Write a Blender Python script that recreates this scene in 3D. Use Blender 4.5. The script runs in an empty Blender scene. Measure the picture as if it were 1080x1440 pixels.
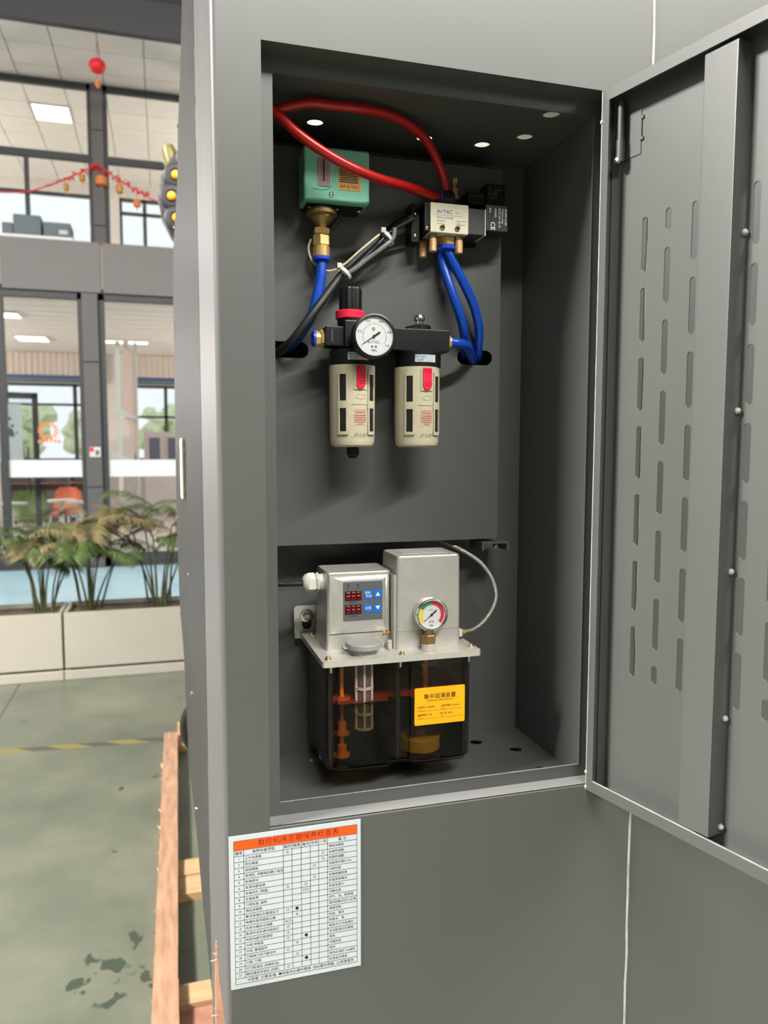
import bpy, bmesh, math, random
from mathutils import Vector, Matrix

scene = bpy.context.scene
COL = scene.collection
PI = math.pi
random.seed(7)

# ---------------------------------------------------------------- camera
yaw, pitch, roll = 0.2825, 0.0849, 0.0012
fw = Vector((math.sin(yaw)*math.cos(pitch), math.cos(yaw)*math.cos(pitch), -math.sin(pitch)))
rt = Vector((math.cos(yaw), -math.sin(yaw), 0.0))
up = rt.cross(fw)
rt, up = rt*math.cos(roll)+up*math.sin(roll), up*math.cos(roll)-rt*math.sin(roll)
cam_d = bpy.data.cameras.new('camera')
cam = bpy.data.objects.new('camera', cam_d)
COL.objects.link(cam)
cam.matrix_world = Matrix(((rt.x, up.x, -fw.x, 0.0), (rt.y, up.y, -fw.y, -0.66),
                           (rt.z, up.z, -fw.z, 1.5), (0, 0, 0, 1)))
cam_d.sensor_fit = 'VERTICAL'
cam_d.sensor_height = 36.0
cam_d.sensor_width = 27.0
cam_d.lens = 1069.0*36.0/1440.0
cam_d.clip_start = 0.02
cam_d.clip_end = 200
cam_d.dof.use_dof = True
cam_d.dof.focus_distance = 0.76
cam_d.dof.aperture_fstop = 8.5
scene.camera = cam

# ---------------------------------------------------------------- sky, lamps, exposure
world = bpy.data.worlds.new('overcast_sky')
scene.world = world
world.use_nodes = True
wb = world.node_tree.nodes['Background']
wb.inputs['Color'].default_value = (0.93, 0.97, 1.0, 1)
wb.inputs['Strength'].default_value = 1.4

scene.view_settings.view_transform = 'Standard'
scene.view_settings.look = 'None'
scene.view_settings.exposure = 0.0
scene.view_settings.gamma = 1.0
scene.view_settings.use_curve_mapping = False


def area(name, loc, target, sx, sy, power, color=(1, 1, 1)):
    d = bpy.data.lights.new(name, 'AREA')
    d.shape = 'RECTANGLE'
    d.size, d.size_y = sx, sy
    d.energy = power
    d.color = color
    o = bpy.data.objects.new(name, d)
    COL.objects.link(o)
    o.location = loc
    o.rotation_euler = (Vector(target)-Vector(loc)).to_track_quat('-Z', 'Y').to_euler()
    return o


# long lamp row under the hall roof in front of the machine, more lamps over the aisle at the left
area('hall_lamp_row', (2.6, -4.45, 6.75), (0.7, 0, 1.5), 8.0, 0.22, 1500, (1.0, 0.97, 0.92))
area('hall_lamp', (-4.8, -0.5, 5.2), (0.3, -0.2, 1.5), 1.4, 0.8, 1330, (1.0, 0.95, 0.915))
area('hall_lamp', (6.4, -6.2, 4.6), (0.6, 0, 1.6), 2.6, 1.6, 120, (1.0, 0.98, 0.93))
area('hall_lamp', (-5.5, 3.0, 6.8), (-1.0, 4.5, 0), 5.0, 3.0, 300, (1.0, 0.97, 0.92))
# unseen fill lights added to brighten the rooms behind the glass
for lx, ly, lz, pw in ((-5.3, 12.5, 2.7, 560), (3.3, 12.5, 2.7, 560), (-5.3, 13.0, 5.3, 380), (3.3, 12.8, 5.3, 380)):
    d = bpy.data.lights.new('room_fill_light', 'POINT')
    d.energy = pw
    d.shadow_soft_size = 0.3
    d.color = (1.0, 0.95, 0.90)
    o = bpy.data.objects.new('room_fill_light', d)
    COL.objects.link(o)
    o.location = (lx, ly, lz)

# ---------------------------------------------------------------- materials
MATS = {}


def lin(c):
    return tuple(((v/255.0)/12.92 if v/255.0 <= 0.04045 else ((v/255.0+0.055)/1.055)**2.4) for v in c)


def mat(name, rgb, rough=0.5, metal=0.0, spec=0.5, var=0.0, vscale=20.0, bump=0.0, bscale=300.0, coat=0.0,
        stretch=None, linear=False):
    m = bpy.data.materials.new(name)
    m.use_nodes = True
    nt = m.node_tree
    b = nt.nodes['Principled BSDF']
    c = rgb if linear else lin(rgb)
    b.inputs['Base Color'].default_value = (*c, 1)
    b.inputs['Roughness'].default_value = rough
    b.inputs['Metallic'].default_value = metal
    b.inputs['Specular IOR Level'].default_value = spec
    b.inputs['Coat Weight'].default_value = coat
    tc = nt.nodes.new('ShaderNodeTexCoord')
    mp = nt.nodes.new('ShaderNodeMapping')
    nt.links.new(tc.outputs['Object'], mp.inputs['Vector'])
    if stretch:
        mp.inputs['Scale'].default_value = stretch
    if var > 0:
        n = nt.nodes.new('ShaderNodeTexNoise')
        n.inputs['Scale'].default_value = vscale
        n.inputs['Detail'].default_value = 5
        nt.links.new(mp.outputs['Vector'], n.inputs['Vector'])
        r = nt.nodes.new('ShaderNodeValToRGB')
        r.color_ramp.elements[0].position = 0.3
        r.color_ramp.elements[1].position = 0.7
        r.color_ramp.elements[0].color = (*[max(0, v*(1-var)) for v in c], 1)
        r.color_ramp.elements[1].color = (*[min(1, v*(1+var)) for v in c], 1)
        nt.links.new(n.outputs['Fac'], r.inputs['Fac'])
        nt.links.new(r.outputs['Color'], b.inputs['Base Color'])
    if bump > 0:
        n2 = nt.nodes.new('ShaderNodeTexNoise')
        n2.inputs['Scale'].default_value = bscale
        n2.inputs['Detail'].default_value = 2
        nt.links.new(mp.outputs['Vector'], n2.inputs['Vector'])
        bp = nt.nodes.new('ShaderNodeBump')
        bp.inputs['Strength'].default_value = bump
        bp.inputs['Distance'].default_value = 0.001
        nt.links.new(n2.outputs['Fac'], bp.inputs['Height'])
        nt.links.new(bp.outputs['Normal'], b.inputs['Normal'])
    MATS[name] = m
    return m


def emit(name, rgb, strength):
    m = mat(name, rgb, 0.5)
    b = m.node_tree.nodes['Principled BSDF']
    b.inputs['Emission Color'].default_value = (*lin(rgb), 1)
    b.inputs['Emission Strength'].default_value = strength
    return m


def clear(name, tint, gloss=0.08, rough=0.02):
    """thin clear or tinted sheet: tinted transmission plus a Fresnel reflection"""
    m = bpy.data.materials.new(name)
    m.use_nodes = True
    nt = m.node_tree
    nt.nodes.remove(nt.nodes['Principled BSDF'])
    out = nt.nodes['Material Output']
    t = nt.nodes.new('ShaderNodeBsdfTransparent')
    t.inputs['Color'].default_value = (*tint, 1)
    g = nt.nodes.new('ShaderNodeBsdfGlossy')
    g.inputs['Roughness'].default_value = rough
    lw = nt.nodes.new('ShaderNodeLayerWeight')
    lw.inputs['Blend'].default_value = 0.15
    mu = nt.nodes.new('ShaderNodeMath')
    mu.operation = 'MULTIPLY_ADD'
    mu.inputs[1].default_value = 0.6
    mu.inputs[2].default_value = gloss*0.4
    nt.links.new(lw.outputs['Fresnel'], mu.inputs[0])
    mx = nt.nodes.new('ShaderNodeMixShader')
    nt.links.new(mu.outputs[0], mx.inputs[0])
    nt.links.new(t.outputs[0], mx.inputs[1])
    nt.links.new(g.outputs[0], mx.inputs[2])
    nt.links.new(mx.outputs[0], out.inputs['Surface'])
    MATS[name] = m
    return m


PAINT = mat('grey_powder_paint', (0.070, 0.074, 0.068), 0.40, 0, 0.72, var=0.03, vscale=6, linear=True)
PAINT_SIDE = mat('grey_satin_paint', (0.098, 0.095, 0.093), 0.45, 0, 0.45, var=0.08, vscale=4, stretch=(1, 6, 0.6), linear=True)
PAINT_EDGE = mat('pale_paint', (150, 150, 142), 0.5, var=0.2, vscale=60)
BLACK = mat('black_plastic', (13, 13, 14), 0.42, 0, 0.4)
BLACKR = mat('black_rubber', (20, 20, 20), 0.55)
DARKG = mat('dark_grey_plastic', (52, 53, 54), 0.5)
SILVER = mat('silver_paint', (0.54, 0.52, 0.48), 0.36, 0.5, 0.5, var=0.04, vscale=120, bump=0.06, bscale=1500, linear=True)
ALU = mat('cast_aluminium', (0.58, 0.56, 0.50), 0.40, 0.4, 0.5, var=0.05, vscale=200, linear=True)
STEEL = mat('bright_steel', (0.68, 0.66, 0.62), 0.25, 1.0, linear=True)
CHROME = mat('chrome_rim', (0.7, 0.69, 0.66), 0.2, 1.0, linear=True)
BRASS = mat('brass', (0.80, 0.56, 0.22), 0.32, 0.75, var=0.1, vscale=80, linear=True)
BRONZE = mat('sintered_bronze', (0.62, 0.36, 0.17), 0.5, 0.6, var=0.15, vscale=1500, bump=0.3, bscale=2500, linear=True)
DBRASS = mat('dull_brass', (0.36, 0.24, 0.10), 0.45, 0.8, var=0.2, vscale=60, linear=True)
TEAL = mat('teal_enamel', (112, 176, 152), 0.4, bump=0.05, bscale=800)
TEALD = mat('teal_recess', (96, 156, 134), 0.5)
BLUE = mat('blue_tubing', (6, 62, 160), 0.28, 0, 0.5)
BLUER = mat('blue_ring', (20, 62, 190), 0.3)
RED = mat('red_tubing', (158, 11, 9), 0.32)
PINK = mat('red_plastic', (222, 36, 66), 0.35)
BOWL = mat('beige_bowl_plastic', (182, 174, 150), 0.4, var=0.03, vscale=200)
WHITE = mat('white_plastic', (200, 199, 190), 0.4)
DIAL = mat('white_dial', (205, 208, 207), 0.45)
PAPER = mat('white_label', (180, 187, 189), 0.4)
INK = mat('black_print', (22, 22, 24), 0.6)
INKB = mat('blue_print', (44, 96, 168), 0.6)
INKR = mat('red_print', (196, 92, 80), 0.6)
INKG = mat('grey_print', (105, 108, 108), 0.6)
INKW = mat('white_print', (220, 222, 222), 0.6)
ORANGE = mat('orange_print', (240, 78, 6), 0.45)
YELLOW = mat('yellow_label', (250, 178, 10), 0.4)
GREEN = mat('green_print', (42, 128, 72), 0.5)
CRIMSON = mat('crimson_print', (196, 36, 60), 0.5)
GOLDY = mat('gold_print', (222, 200, 58), 0.5)
OCHRE = mat('ochre_label', (186, 138, 56), 0.5)
PANEL = mat('slate_overlay', (86, 90, 95), 0.4)
LEDOFF = mat('dark_red_display', (66, 6, 10), 0.2)
LEDSEG = mat('red_segment', (128, 16, 22), 0.3)
KEY = mat('blue_key', (22, 104, 196), 0.35)
CAPG = mat('grey_cap_plastic', (150, 150, 147), 0.45)
CAGE = mat('strainer_plastic', (225, 222, 222), 0.4)
MESHG = mat('strainer_mesh', (112, 108, 112), 0.6, bump=0.4, bscale=3000)
AMBER = mat('amber_plastic', (250, 150, 20), 0.4)
FILT = mat('yellow_filter', (240, 190, 40), 0.5)
SMOKE = clear('smoked_plastic', (0.85, 0.79, 0.77), 0.03)
OILM = clear('oil', (0.50, 0.50, 0.36), 0.0)
GLASS = clear('window_glass', (0.95, 0.96, 0.96), 0.10)
CLEARP = clear('clear_dome_plastic', (0.9, 0.9, 0.9), 0.3)
GLAZE = clear('gauge_glass', (0.97, 0.97, 0.97), 0.03)
HOLE = mat('dark_bore', (6, 6, 6), 0.8)
WIREG = mat('grey_cable', (40, 40, 39), 0.28)
WIREC = mat('clear_sleeve', (112, 114, 112), 0.2)
BEIGEW = mat('beige_wire', (196, 186, 158), 0.4)
TIE = mat('cable_tie', (196, 194, 184), 0.4)
SCREW = mat('passivated_screw', (0.66, 0.55, 0.34), 0.3, 1.0, linear=True)
WOOD = mat('rough_pine', (172, 134, 106), 0.8, var=0.25, vscale=9, stretch=(6, 1, 6), bump=0.5, bscale=60)
WOODL = mat('pale_pine', (192, 158, 116), 0.75, var=0.14, vscale=9, stretch=(1, 6, 6), bump=0.4, bscale=60)
WOODP = mat('pinkish_bark', (172, 124, 100), 0.85, var=0.3, vscale=14, bump=0.5, bscale=60)
CREAM = mat('cream_planter', (166, 162, 149), 0.5, var=0.03, vscale=3)
SOIL = mat('potting_soil', (96, 84, 66), 0.95, var=0.3, vscale=30)
FRAME = mat('dark_window_frame', (44, 46, 48), 0.5)
CLAD = mat('grey_cladding', (104, 98, 96), 0.5, var=0.03, vscale=2)
PILAS = mat('grey_pilaster', (84, 79, 78), 0.5)
FASCIA = mat('dark_fascia', (62, 61, 61), 0.6)
TILE = mat('ceiling_tile', (226, 222, 214), 0.8, var=0.03, vscale=4)
GRID = mat('ceiling_grid', (150, 146, 140), 0.6)
ROOMW = mat('room_wall', (200, 192, 184), 0.8)
ROOFM = mat('roof_sheet', (52, 52, 54), 0.8)
HALLW = mat('hall_wall', (66, 68, 68), 0.8)
BLUEF = mat('blue_epoxy', (172, 208, 222), 0.25, var=0.05, vscale=3)
ROOMF = mat('room_floor', (176, 166, 158), 0.4)
VAL = mat('beige_valance', (192, 178, 166), 0.8)
NAVY = mat('navy_trim', (52, 74, 120), 0.6)
BAND = mat('white_band', (214, 214, 214), 0.5)
LAMP = emit('lit_panel', (255, 252, 244), 2.2)
LAMPR = mat('lantern_red', (214, 24, 30), 0.5)
GOLDO = mat('ornament_orange', (204, 122, 60), 0.5)
GREENC = mat('olive_shell', (96, 118, 52), 0.4)
ORANGEC = mat('orange_shell', (196, 98, 62), 0.4)
BLUEC = mat('blue_shell', (104, 150, 190), 0.4)
LEAF = mat('palm_leaf', (70, 88, 42), 0.55, var=0.25, vscale=4)
LEAFD = mat('dry_palm_leaf', (112, 102, 66), 0.65, var=0.3, vscale=6)
CANE = mat('palm_cane', (70, 76, 40), 0.6, var=0.25, vscale=20)
TREE = mat('tree_foliage', (214, 224, 188), 0.9, var=0.15, vscale=5)
MAGG = mat('magazine_grey', (36, 37, 39), 0.5)
YCAP = mat('yellow_cap', (222, 150, 14), 0.4)
OLIVE = mat('olive_cap', (104, 96, 44), 0.4)
BENCH = mat('slate_unit', (84, 98, 102), 0.5)
CABG = mat('cabinet_grey', (150, 140, 136), 0.5)
CABD = mat('dark_pane', (70, 70, 84), 0.25)
PALEP = mat('pale_plaster_pink', (210, 182, 170), 0.7)


def floor_material():
    m = bpy.data.materials.new('green_epoxy_floor')
    m.use_nodes = True
    nt = m.node_tree
    b = nt.nodes['Principled BSDF']
    b.inputs['Roughness'].default_value = 0.34
    tc = nt.nodes.new('ShaderNodeTexCoord')
    n = nt.nodes.new('ShaderNodeTexNoise')
    n.inputs['Scale'].default_value = 1.7
    n.inputs['Detail'].default_value = 7
    n.inputs['Roughness'].default_value = 0.62
    nt.links.new(tc.outputs['Object'], n.inputs['Vector'])
    r = nt.nodes.new('ShaderNodeValToRGB')
    e = r.color_ramp.elements
    e[0].position, e[0].color = 0.32, (*lin((92, 97, 84)), 1)
    e[1].position, e[1].color = 0.68, (*lin((122, 123, 105)), 1)
    x = e.new(0.5)
    x.color = (*lin((106, 110, 95)), 1)
    nt.links.new(n.outputs['Fac'], r.inputs['Fac'])
    # oil spots near the pallet
    n2 = nt.nodes.new('ShaderNodeTexNoise')
    n2.inputs['Scale'].default_value = 11
    n2.inputs['Detail'].default_value = 3
    nt.links.new(tc.outputs['Object'], n2.inputs['Vector'])
    d = nt.nodes.new('ShaderNodeVectorMath')
    d.operation = 'DISTANCE'
    d.inputs[1].default_value = (-0.155, 1.53, 0.0)
    nt.links.new(tc.outputs['Object'], d.inputs[0])
    mr = nt.nodes.new('ShaderNodeMapRange')
    mr.inputs['From Min'].default_value = 0.0
    mr.inputs['From Max'].default_value = 0.24
    mr.inputs['To Min'].default_value = 0.46
    mr.inputs['To Max'].default_value = 0.70
    nt.links.new(d.outputs['Value'], mr.inputs['Value'])
    gt = nt.nodes.new('ShaderNodeMath')
    gt.operation = 'SUBTRACT'
    nt.links.new(n2.outputs['Fac'], gt.inputs[0])
    nt.links.new(mr.outputs[0], gt.inputs[1])
    ml = nt.nodes.new('ShaderNodeMath')
    ml.operation = 'MULTIPLY'
    ml.use_clamp = True
    ml.inputs[1].default_value = 30
    nt.links.new(gt.outputs[0], ml.inputs[0])
    mx = nt.nodes.new('ShaderNodeMix')
    mx.data_type = 'RGBA'
    nt.links.new(ml.outputs[0], mx.inputs['Factor'])
    nt.links.new(r.outputs['Color'], mx.inputs['A'])
    mx.inputs['B'].default_value = (*lin((62, 72, 60)), 1)
    nt.links.new(mx.outputs['Result'], b.inputs['Base Color'])
    MATS['green_epoxy_floor'] = m
    return m


FLOOR = floor_material()


def tape_material():
    m = mat('hazard_tape', (180, 168, 90), 0.6)
    nt = m.node_tree
    b = nt.nodes['Principled BSDF']
    tc = nt.nodes.new('ShaderNodeTexCoord')
    sp = nt.nodes.new('ShaderNodeSeparateXYZ')
    nt.links.new(tc.outputs['Object'], sp.inputs[0])
    a = nt.nodes.new('ShaderNodeMath')
    a.operation = 'MULTIPLY_ADD'
    a.inputs[1].default_value = 1.6
    nt.links.new(sp.outputs['Y'], a.inputs[0])
    nt.links.new(sp.outputs['X'], a.inputs[2])
    mm = nt.nodes.new('ShaderNodeMath')
    mm.operation = 'MULTIPLY'
    mm.inputs[1].default_value = 3.6
    nt.links.new(a.outputs[0], mm.inputs[0])
    f = nt.nodes.new('ShaderNodeMath')
    f.operation = 'FRACT'
    nt.links.new(mm.outputs[0], f.inputs[0])
    r = nt.nodes.new('ShaderNodeValToRGB')
    r.color_ramp.interpolation = 'CONSTANT'
    r.color_ramp.elements[0].color = (*lin((134, 124, 72)), 1)
    r.color_ramp.elements[1].position = 0.5
    r.color_ramp.elements[1].color = (*lin((84, 86, 74)), 1)
    nt.links.new(f.outputs[0], r.inputs['Fac'])
    nt.links.new(r.outputs['Color'], b.inputs['Base Color'])
    return m


TAPE = tape_material()

# ---------------------------------------------------------------- building helpers
WL = {}
FIT = [Matrix.Identity(4)]


def fit(s=1.0):
    """size and seat of the next assembly: everything drawn at size s, moved back against the mounting panel"""
    FIT[0] = Matrix.Translation((0.0, -0.66*(1-s), 1.5*(1-s))) @ Matrix.Scale(s, 4)


def fitp(p, s):
    return (p[0]*s, (p[1]+0.66)*s-0.66, (p[2]-1.5)*s+1.5)


def wl(o):
    return WL.get(o.name, Vector((0, 0, 0)))


class MB:
    """collects shapes in world metres; build() links them as ONE mesh object"""

    def __init__(self, M=None):
        self.bm = bmesh.new()
        self.M = M

    def take(self, t):
        if self.M is not None:
            t.transform(self.M)
        t.transform(FIT[0])
        me = bpy.data.meshes.new('tmp')
        t.to_mesh(me)
        t.free()
        self.bm.from_mesh(me)
        bpy.data.meshes.remove(me)
        return self

    def box(self, x0, x1, y0, y1, z0, z1, b=0.0, seg=2):
        t = bmesh.new()
        bmesh.ops.create_cube(t, size=1.0, matrix=Matrix.Translation(((x0+x1)/2, (y0+y1)/2, (z0+z1)/2)) @
                              Matrix.Diagonal((abs(x1-x0), abs(y1-y0), abs(z1-z0), 1)))
        if b > 0:
            bmesh.ops.bevel(t, geom=t.edges[:], offset=b, segments=seg, profile=0.5, affect='EDGES')
        return self.take(t)

    def lathe(self, p, axis, prof, n=24, cap=True, a0=0.0):
        """profile [(r, h)] turned about axis through p"""
        t = bmesh.new()
        q = Vector((0, 0, 1)).rotation_difference(Vector(axis).normalized()).to_matrix().to_4x4()
        rings = []
        for r, h in prof:
            if r < 1e-6:
                rings.append([t.verts.new((0, 0, h))])
            else:
                rings.append([t.verts.new((r*math.cos(a0+2*PI*k/n), r*math.sin(a0+2*PI*k/n), h)) for k in range(n)])
        for A, B in zip(rings, rings[1:]):
            for k in range(n):
                k2 = (k+1) % n
                if len(A) == 1 and len(B) == 1:
                    continue
                if len(A) == 1:
                    t.faces.new((A[0], B[k2], B[k]))
                elif len(B) == 1:
                    t.faces.new((A[k], A[k2], B[0]))
                else:
                    t.faces.new((A[k], A[k2], B[k2], B[k]))
        if cap:
            for R in (rings[0], rings[-1]):
                if len(R) > 2:
                    t.faces.new(R)
        bmesh.ops.recalc_face_normals(t, faces=t.faces[:])
        t.transform(Matrix.Translation(Vector(p)) @ q)
        return self.take(t)

    def cyl(self, p0, p1, r, r1=None, n=24, b=0.0, a0=0.0):
        p0, p1 = Vector(p0), Vector(p1)
        L = (p1-p0).length
        r1 = r if r1 is None else r1
        prof = [(r, 0), (r1, L)] if b <= 0 else [(r-b, 0), (r, b), (r1, L-b), (r1-b, L)]
        return self.lathe(p0, p1-p0, prof, n, True, a0)

    def hexn(self, p0, p1, r, a0=0.0):
        return self.cyl(p0, p1, r, n=6, b=r*0.12, a0=a0)

    def tube(self, pts, r, n=10, samples=8, radii=None):
        P = [Vector(p) for p in pts]
        Q = []
        if len(P) > 2:
            E = [2*P[0]-P[1]]+P+[2*P[-1]-P[-2]]
            for i in range(1, len(E)-2):
                for s in range(samples):
                    u = s/samples
                    a, b_, c, d = E[i-1], E[i], E[i+1], E[i+2]
                    Q.append(0.5*((2*b_)+(c-a)*u+(2*a-5*b_+4*c-d)*u*u+(3*b_-a-3*c+d)*u**3))
            Q.append(P[-1])
        else:
            Q = P
        t = bmesh.new()
        rings = []
        nrm = None
        for i, q in enumerate(Q):
            tan = (Q[min(i+1, len(Q)-1)]-Q[max(i-1, 0)]).normalized()
            if nrm is None:
                nrm = tan.orthogonal().normalized()
            nrm = (nrm-tan*nrm.dot(tan)).normalized()
            bi = tan.cross(nrm)
            rr = r if radii is None else radii(i/(len(Q)-1))
            rings.append([t.verts.new(q+nrm*math.cos(2*PI*k/n)*rr+bi*math.sin(2*PI*k/n)*rr) for k in range(n)])
        for A, B in zip(rings, rings[1:]):
            for k in range(n):
                t.faces.new((A[k], A[(k+1) % n], B[(k+1) % n], B[k]))
        t.faces.new(rings[0])
        t.faces.new(rings[-1])
        bmesh.ops.recalc_face_normals(t, faces=t.faces[:])
        return self.take(t)

    def poly(self, pts, d=None):
        """flat polygon, extruded by vector d when given"""
        t = bmesh.new()
        f = t.faces.new([t.verts.new(p) for p in pts])
        if d is not None:
            r = bmesh.ops.extrude_face_region(t, geom=[f])
            bmesh.ops.translate(t, verts=[v for v in r['geom'] if isinstance(v, bmesh.types.BMVert)], vec=Vector(d))
            bmesh.ops.recalc_face_normals(t, faces=t.faces[:])
        return self.take(t)

    def rectxz(self, x0, x1, z0, z1, y):
        return self.poly([(x0, y, z0), (x1, y, z0), (x1, y, z1), (x0, y, z1)])

    def sphere(self, c, r, sc=(1, 1, 1), n=16):
        t = bmesh.new()
        bmesh.ops.create_uvsphere(t, u_segments=n, v_segments=max(6, n//2), radius=r,
                                  matrix=Matrix.Translation(c) @ Matrix.Diagonal((*sc, 1)))
        return self.take(t)

    def loft(self, rings, cap0=True, cap1=True):
        t = bmesh.new()
        R = [[t.verts.new(p) for p in ring] for ring in rings]
        n = len(R[0])
        for A, B in zip(R, R[1:]):
            for k in range(n):
                t.faces.new((A[k], A[(k+1) % n], B[(k+1) % n], B[k]))
        if cap0:
            t.faces.new(R[0])
        if cap1:
            t.faces.new(R[-1])
        bmesh.ops.recalc_face_normals(t, faces=t.faces[:])
        return self.take(t)

    def sheet(self, outline, holes, thick, T):
        """flat plate with real holes: outline and holes in 2D, T places the plate (its front face at local z=0)"""
        cu = bpy.data.curves.new('tmp', 'CURVE')
        cu.dimensions = '2D'
        cu.fill_mode = 'BOTH'
        cu.extrude = thick/2
        for loop in [outline]+list(holes):
            sp = cu.splines.new('POLY')
            sp.points.add(len(loop)-1)
            for p, q in zip(sp.points, loop):
                p.co = (q[0], q[1], 0, 1)
            sp.use_cyclic_u = True
        o = bpy.data.objects.new('tmp', cu)
        COL.objects.link(o)
        dg = bpy.context.evaluated_depsgraph_get()
        me = bpy.data.meshes.new_from_object(o.evaluated_get(dg))
        t = bmesh.new()
        t.from_mesh(me)
        bmesh.ops.remove_doubles(t, verts=t.verts[:], dist=1e-6)
        t.transform(T @ Matrix.Translation((0, 0, -thick/2)))
        bpy.data.objects.remove(o)
        bpy.data.curves.remove(cu)
        bpy.data.meshes.remove(me)
        return self.take(t)

    def text(self, items, T):
        """items: (string, x, y, size, align) set flat in the plane of T"""
        obs = []
        for s, x, y, size, al in items:
            cu = bpy.data.curves.new('tmp', 'FONT')
            cu.body = s
            cu.size = size
            cu.align_x = al
            cu.align_y = 'CENTER'
            cu.resolution_u = 2
            o = bpy.data.objects.new('tmp', cu)
            o.location = (x, y, 0)
            COL.objects.link(o)
            obs.append(o)
        bpy.context.view_layer.update()
        dg = bpy.context.evaluated_depsgraph_get()
        for o in obs:
            me = bpy.data.meshes.new_from_object(o.evaluated_get(dg))
            t = bmesh.new()
            t.from_mesh(me)
            t.transform(T @ Matrix.Translation(o.location))
            bpy.data.meshes.remove(me)
            self.take(t)
        for o in obs:
            cu = o.data
            bpy.data.objects.remove(o)
            bpy.data.curves.remove(cu)
        return self

    def mesh(self, name, m, origin=(0, 0, 0), ang=35):
        bm = self.bm
        bmesh.ops.translate(bm, verts=bm.verts[:], vec=-Vector(origin))
        for f in bm.faces:
            f.smooth = True
        for e in bm.edges:
            if len(e.link_faces) == 2:
                e.smooth = e.calc_face_angle(0) < math.radians(ang)
        me = bpy.data.meshes.new(name)
        bm.to_mesh(me)
        bm.free()
        me.materials.append(m)
        return me

    def build(self, name, m, parent=None, loc=None, ang=35):
        org = wl(parent) if parent is not None else Vector(loc if loc is not None else (0, 0, 0))
        me = self.mesh(name, m, org, ang)
        o = bpy.data.objects.new(name, me)
        COL.objects.link(o)
        if parent is not None:
            o.parent = parent
        else:
            o.location = org
        WL[o.name] = org
        if len(me.polygons) < 4000:
            wn_ = o.modifiers.new('face_weighted_shading', 'WEIGHTED_NORMAL')
            wn_.keep_sharp = True
        return o


def put(name, me, parent, loc, rot=(0, 0, 0)):
    """one more piece sharing mesh data me, at world point loc"""
    o = bpy.data.objects.new(name, me)
    COL.objects.link(o)
    if parent is not None:
        o.parent = parent
        o.location = Vector(loc)-wl(parent)
    else:
        o.location = loc
    o.rotation_euler = rot
    WL[o.name] = Vector(loc)
    return o


def tag(o, label, cat, group=None):
    o['label'] = label
    o['category'] = cat
    if group:
        o['group'] = group
    return o


def thing(name, label, cat, loc, group=None):
    o = bpy.data.objects.new(name, None)
    o.empty_display_size = 0.05
    COL.objects.link(o)
    o.location = loc
    WL[o.name] = Vector(loc)
    return tag(o, label, cat, group)


def struct(o):
    o['kind'] = 'structure'
    return o


def circ(x, y, r, n=20):
    return [(x+r*math.cos(2*PI*k/n), y+r*math.sin(2*PI*k/n)) for k in range(n)]


def slot(x, y0, y1, w, n=8):
    """upright obround from y0 to y1"""
    r = w/2
    return [(x+r*math.cos(PI*k/n), y1-r+r*math.sin(PI*k/n)) for k in range(n+1)] + \
           [(x+r*math.cos(PI+PI*k/n), y0+r+r*math.sin(PI+PI*k/n)) for k in range(n+1)]


def hslot(x0, x1, y, w, n=8):
    r = w/2
    return [(x1-r+r*math.cos(-PI/2+PI*k/n), y+r*math.sin(-PI/2+PI*k/n)) for k in range(n+1)] + \
           [(x0+r+r*math.cos(PI/2+PI*k/n), y+r*math.sin(PI/2+PI*k/n)) for k in range(n+1)]


def rect(x0, x1, y0, y1):
    return [(x0, y0), (x1, y0), (x1, y1), (x0, y1)]


def rrect(x0, x1, y0, y1, r, n=4):
    out = []
    for cx, cy, a in ((x1-r, y1-r, 0), (x0+r, y1-r, PI/2), (x0+r, y0+r, PI), (x1-r, y0+r, 3*PI/2)):
        out += [(cx+r*math.cos(a+PI/2*k/n), cy+r*math.sin(a+PI/2*k/n)) for k in range(n+1)]
    return out


def XZ(y):
    """plane facing the viewer (-Y) at depth y: local x -> X, local y -> Z"""
    return Matrix.Translation((0, y, 0)) @ Matrix.Rotation(PI/2, 4, 'X')


def XY(z):
    return Matrix.Translation((0, 0, z))

# ================================================================ the hall and the rooms behind the glass
b = MB().box(-9, 7, -9, 9.4, -0.1, 0)
floor = struct(b.build('floor', FLOOR))
jb = MB()
for x in (-0.905, -3.9):
    jb.box(x-0.006, x+0.006, 3.4, 9.3, -0.004, 0.0012)
jb.build('floor_joint', mat('joint_filler', (96, 92, 80), 0.8), floor)
struct(MB().box(-9, 7, 5.9, 9.35, 0, 0.003).build('floor', BLUEF))
struct(MB().box(-9, 7, 9.4, 17, -0.1, 0.0).build('floor', ROOMF))
struct(MB().box(-9, 7, 9.42, 16.2, 3.42, 3.95).build('floor', ROOMW))
struct(MB().box(-9, 7, -9, 9.4, 7.6, 7.7).build('ceiling', ROOFM))
struct(MB().box(-9, 7, 9.42, 9.52, 6.86, 7.6).build('wall_far', ROOFM))
struct(MB().box(7, 7.2, -9, 17, 0, 7.6).build('wall_right', HALLW))
struct(MB().box(-9, 7, -9.2, -9, 0, 7.6).build('wall_back', HALLW))
# left wall of the hall: piers between tall openings to daylight
wb_ = MB()
wb_.box(-9.2, -9, -9, 17, 0, 0.9)
wb_.box(-9.2, -9, -9, 17, 5.6, 7.6)
for k in range(7):
    y = -9+k*4.2
    wb_.box(-9.2, -9, y, y+0.5, 0.9, 5.6)
struct(wb_.build('wall_left', HALLW))

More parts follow.
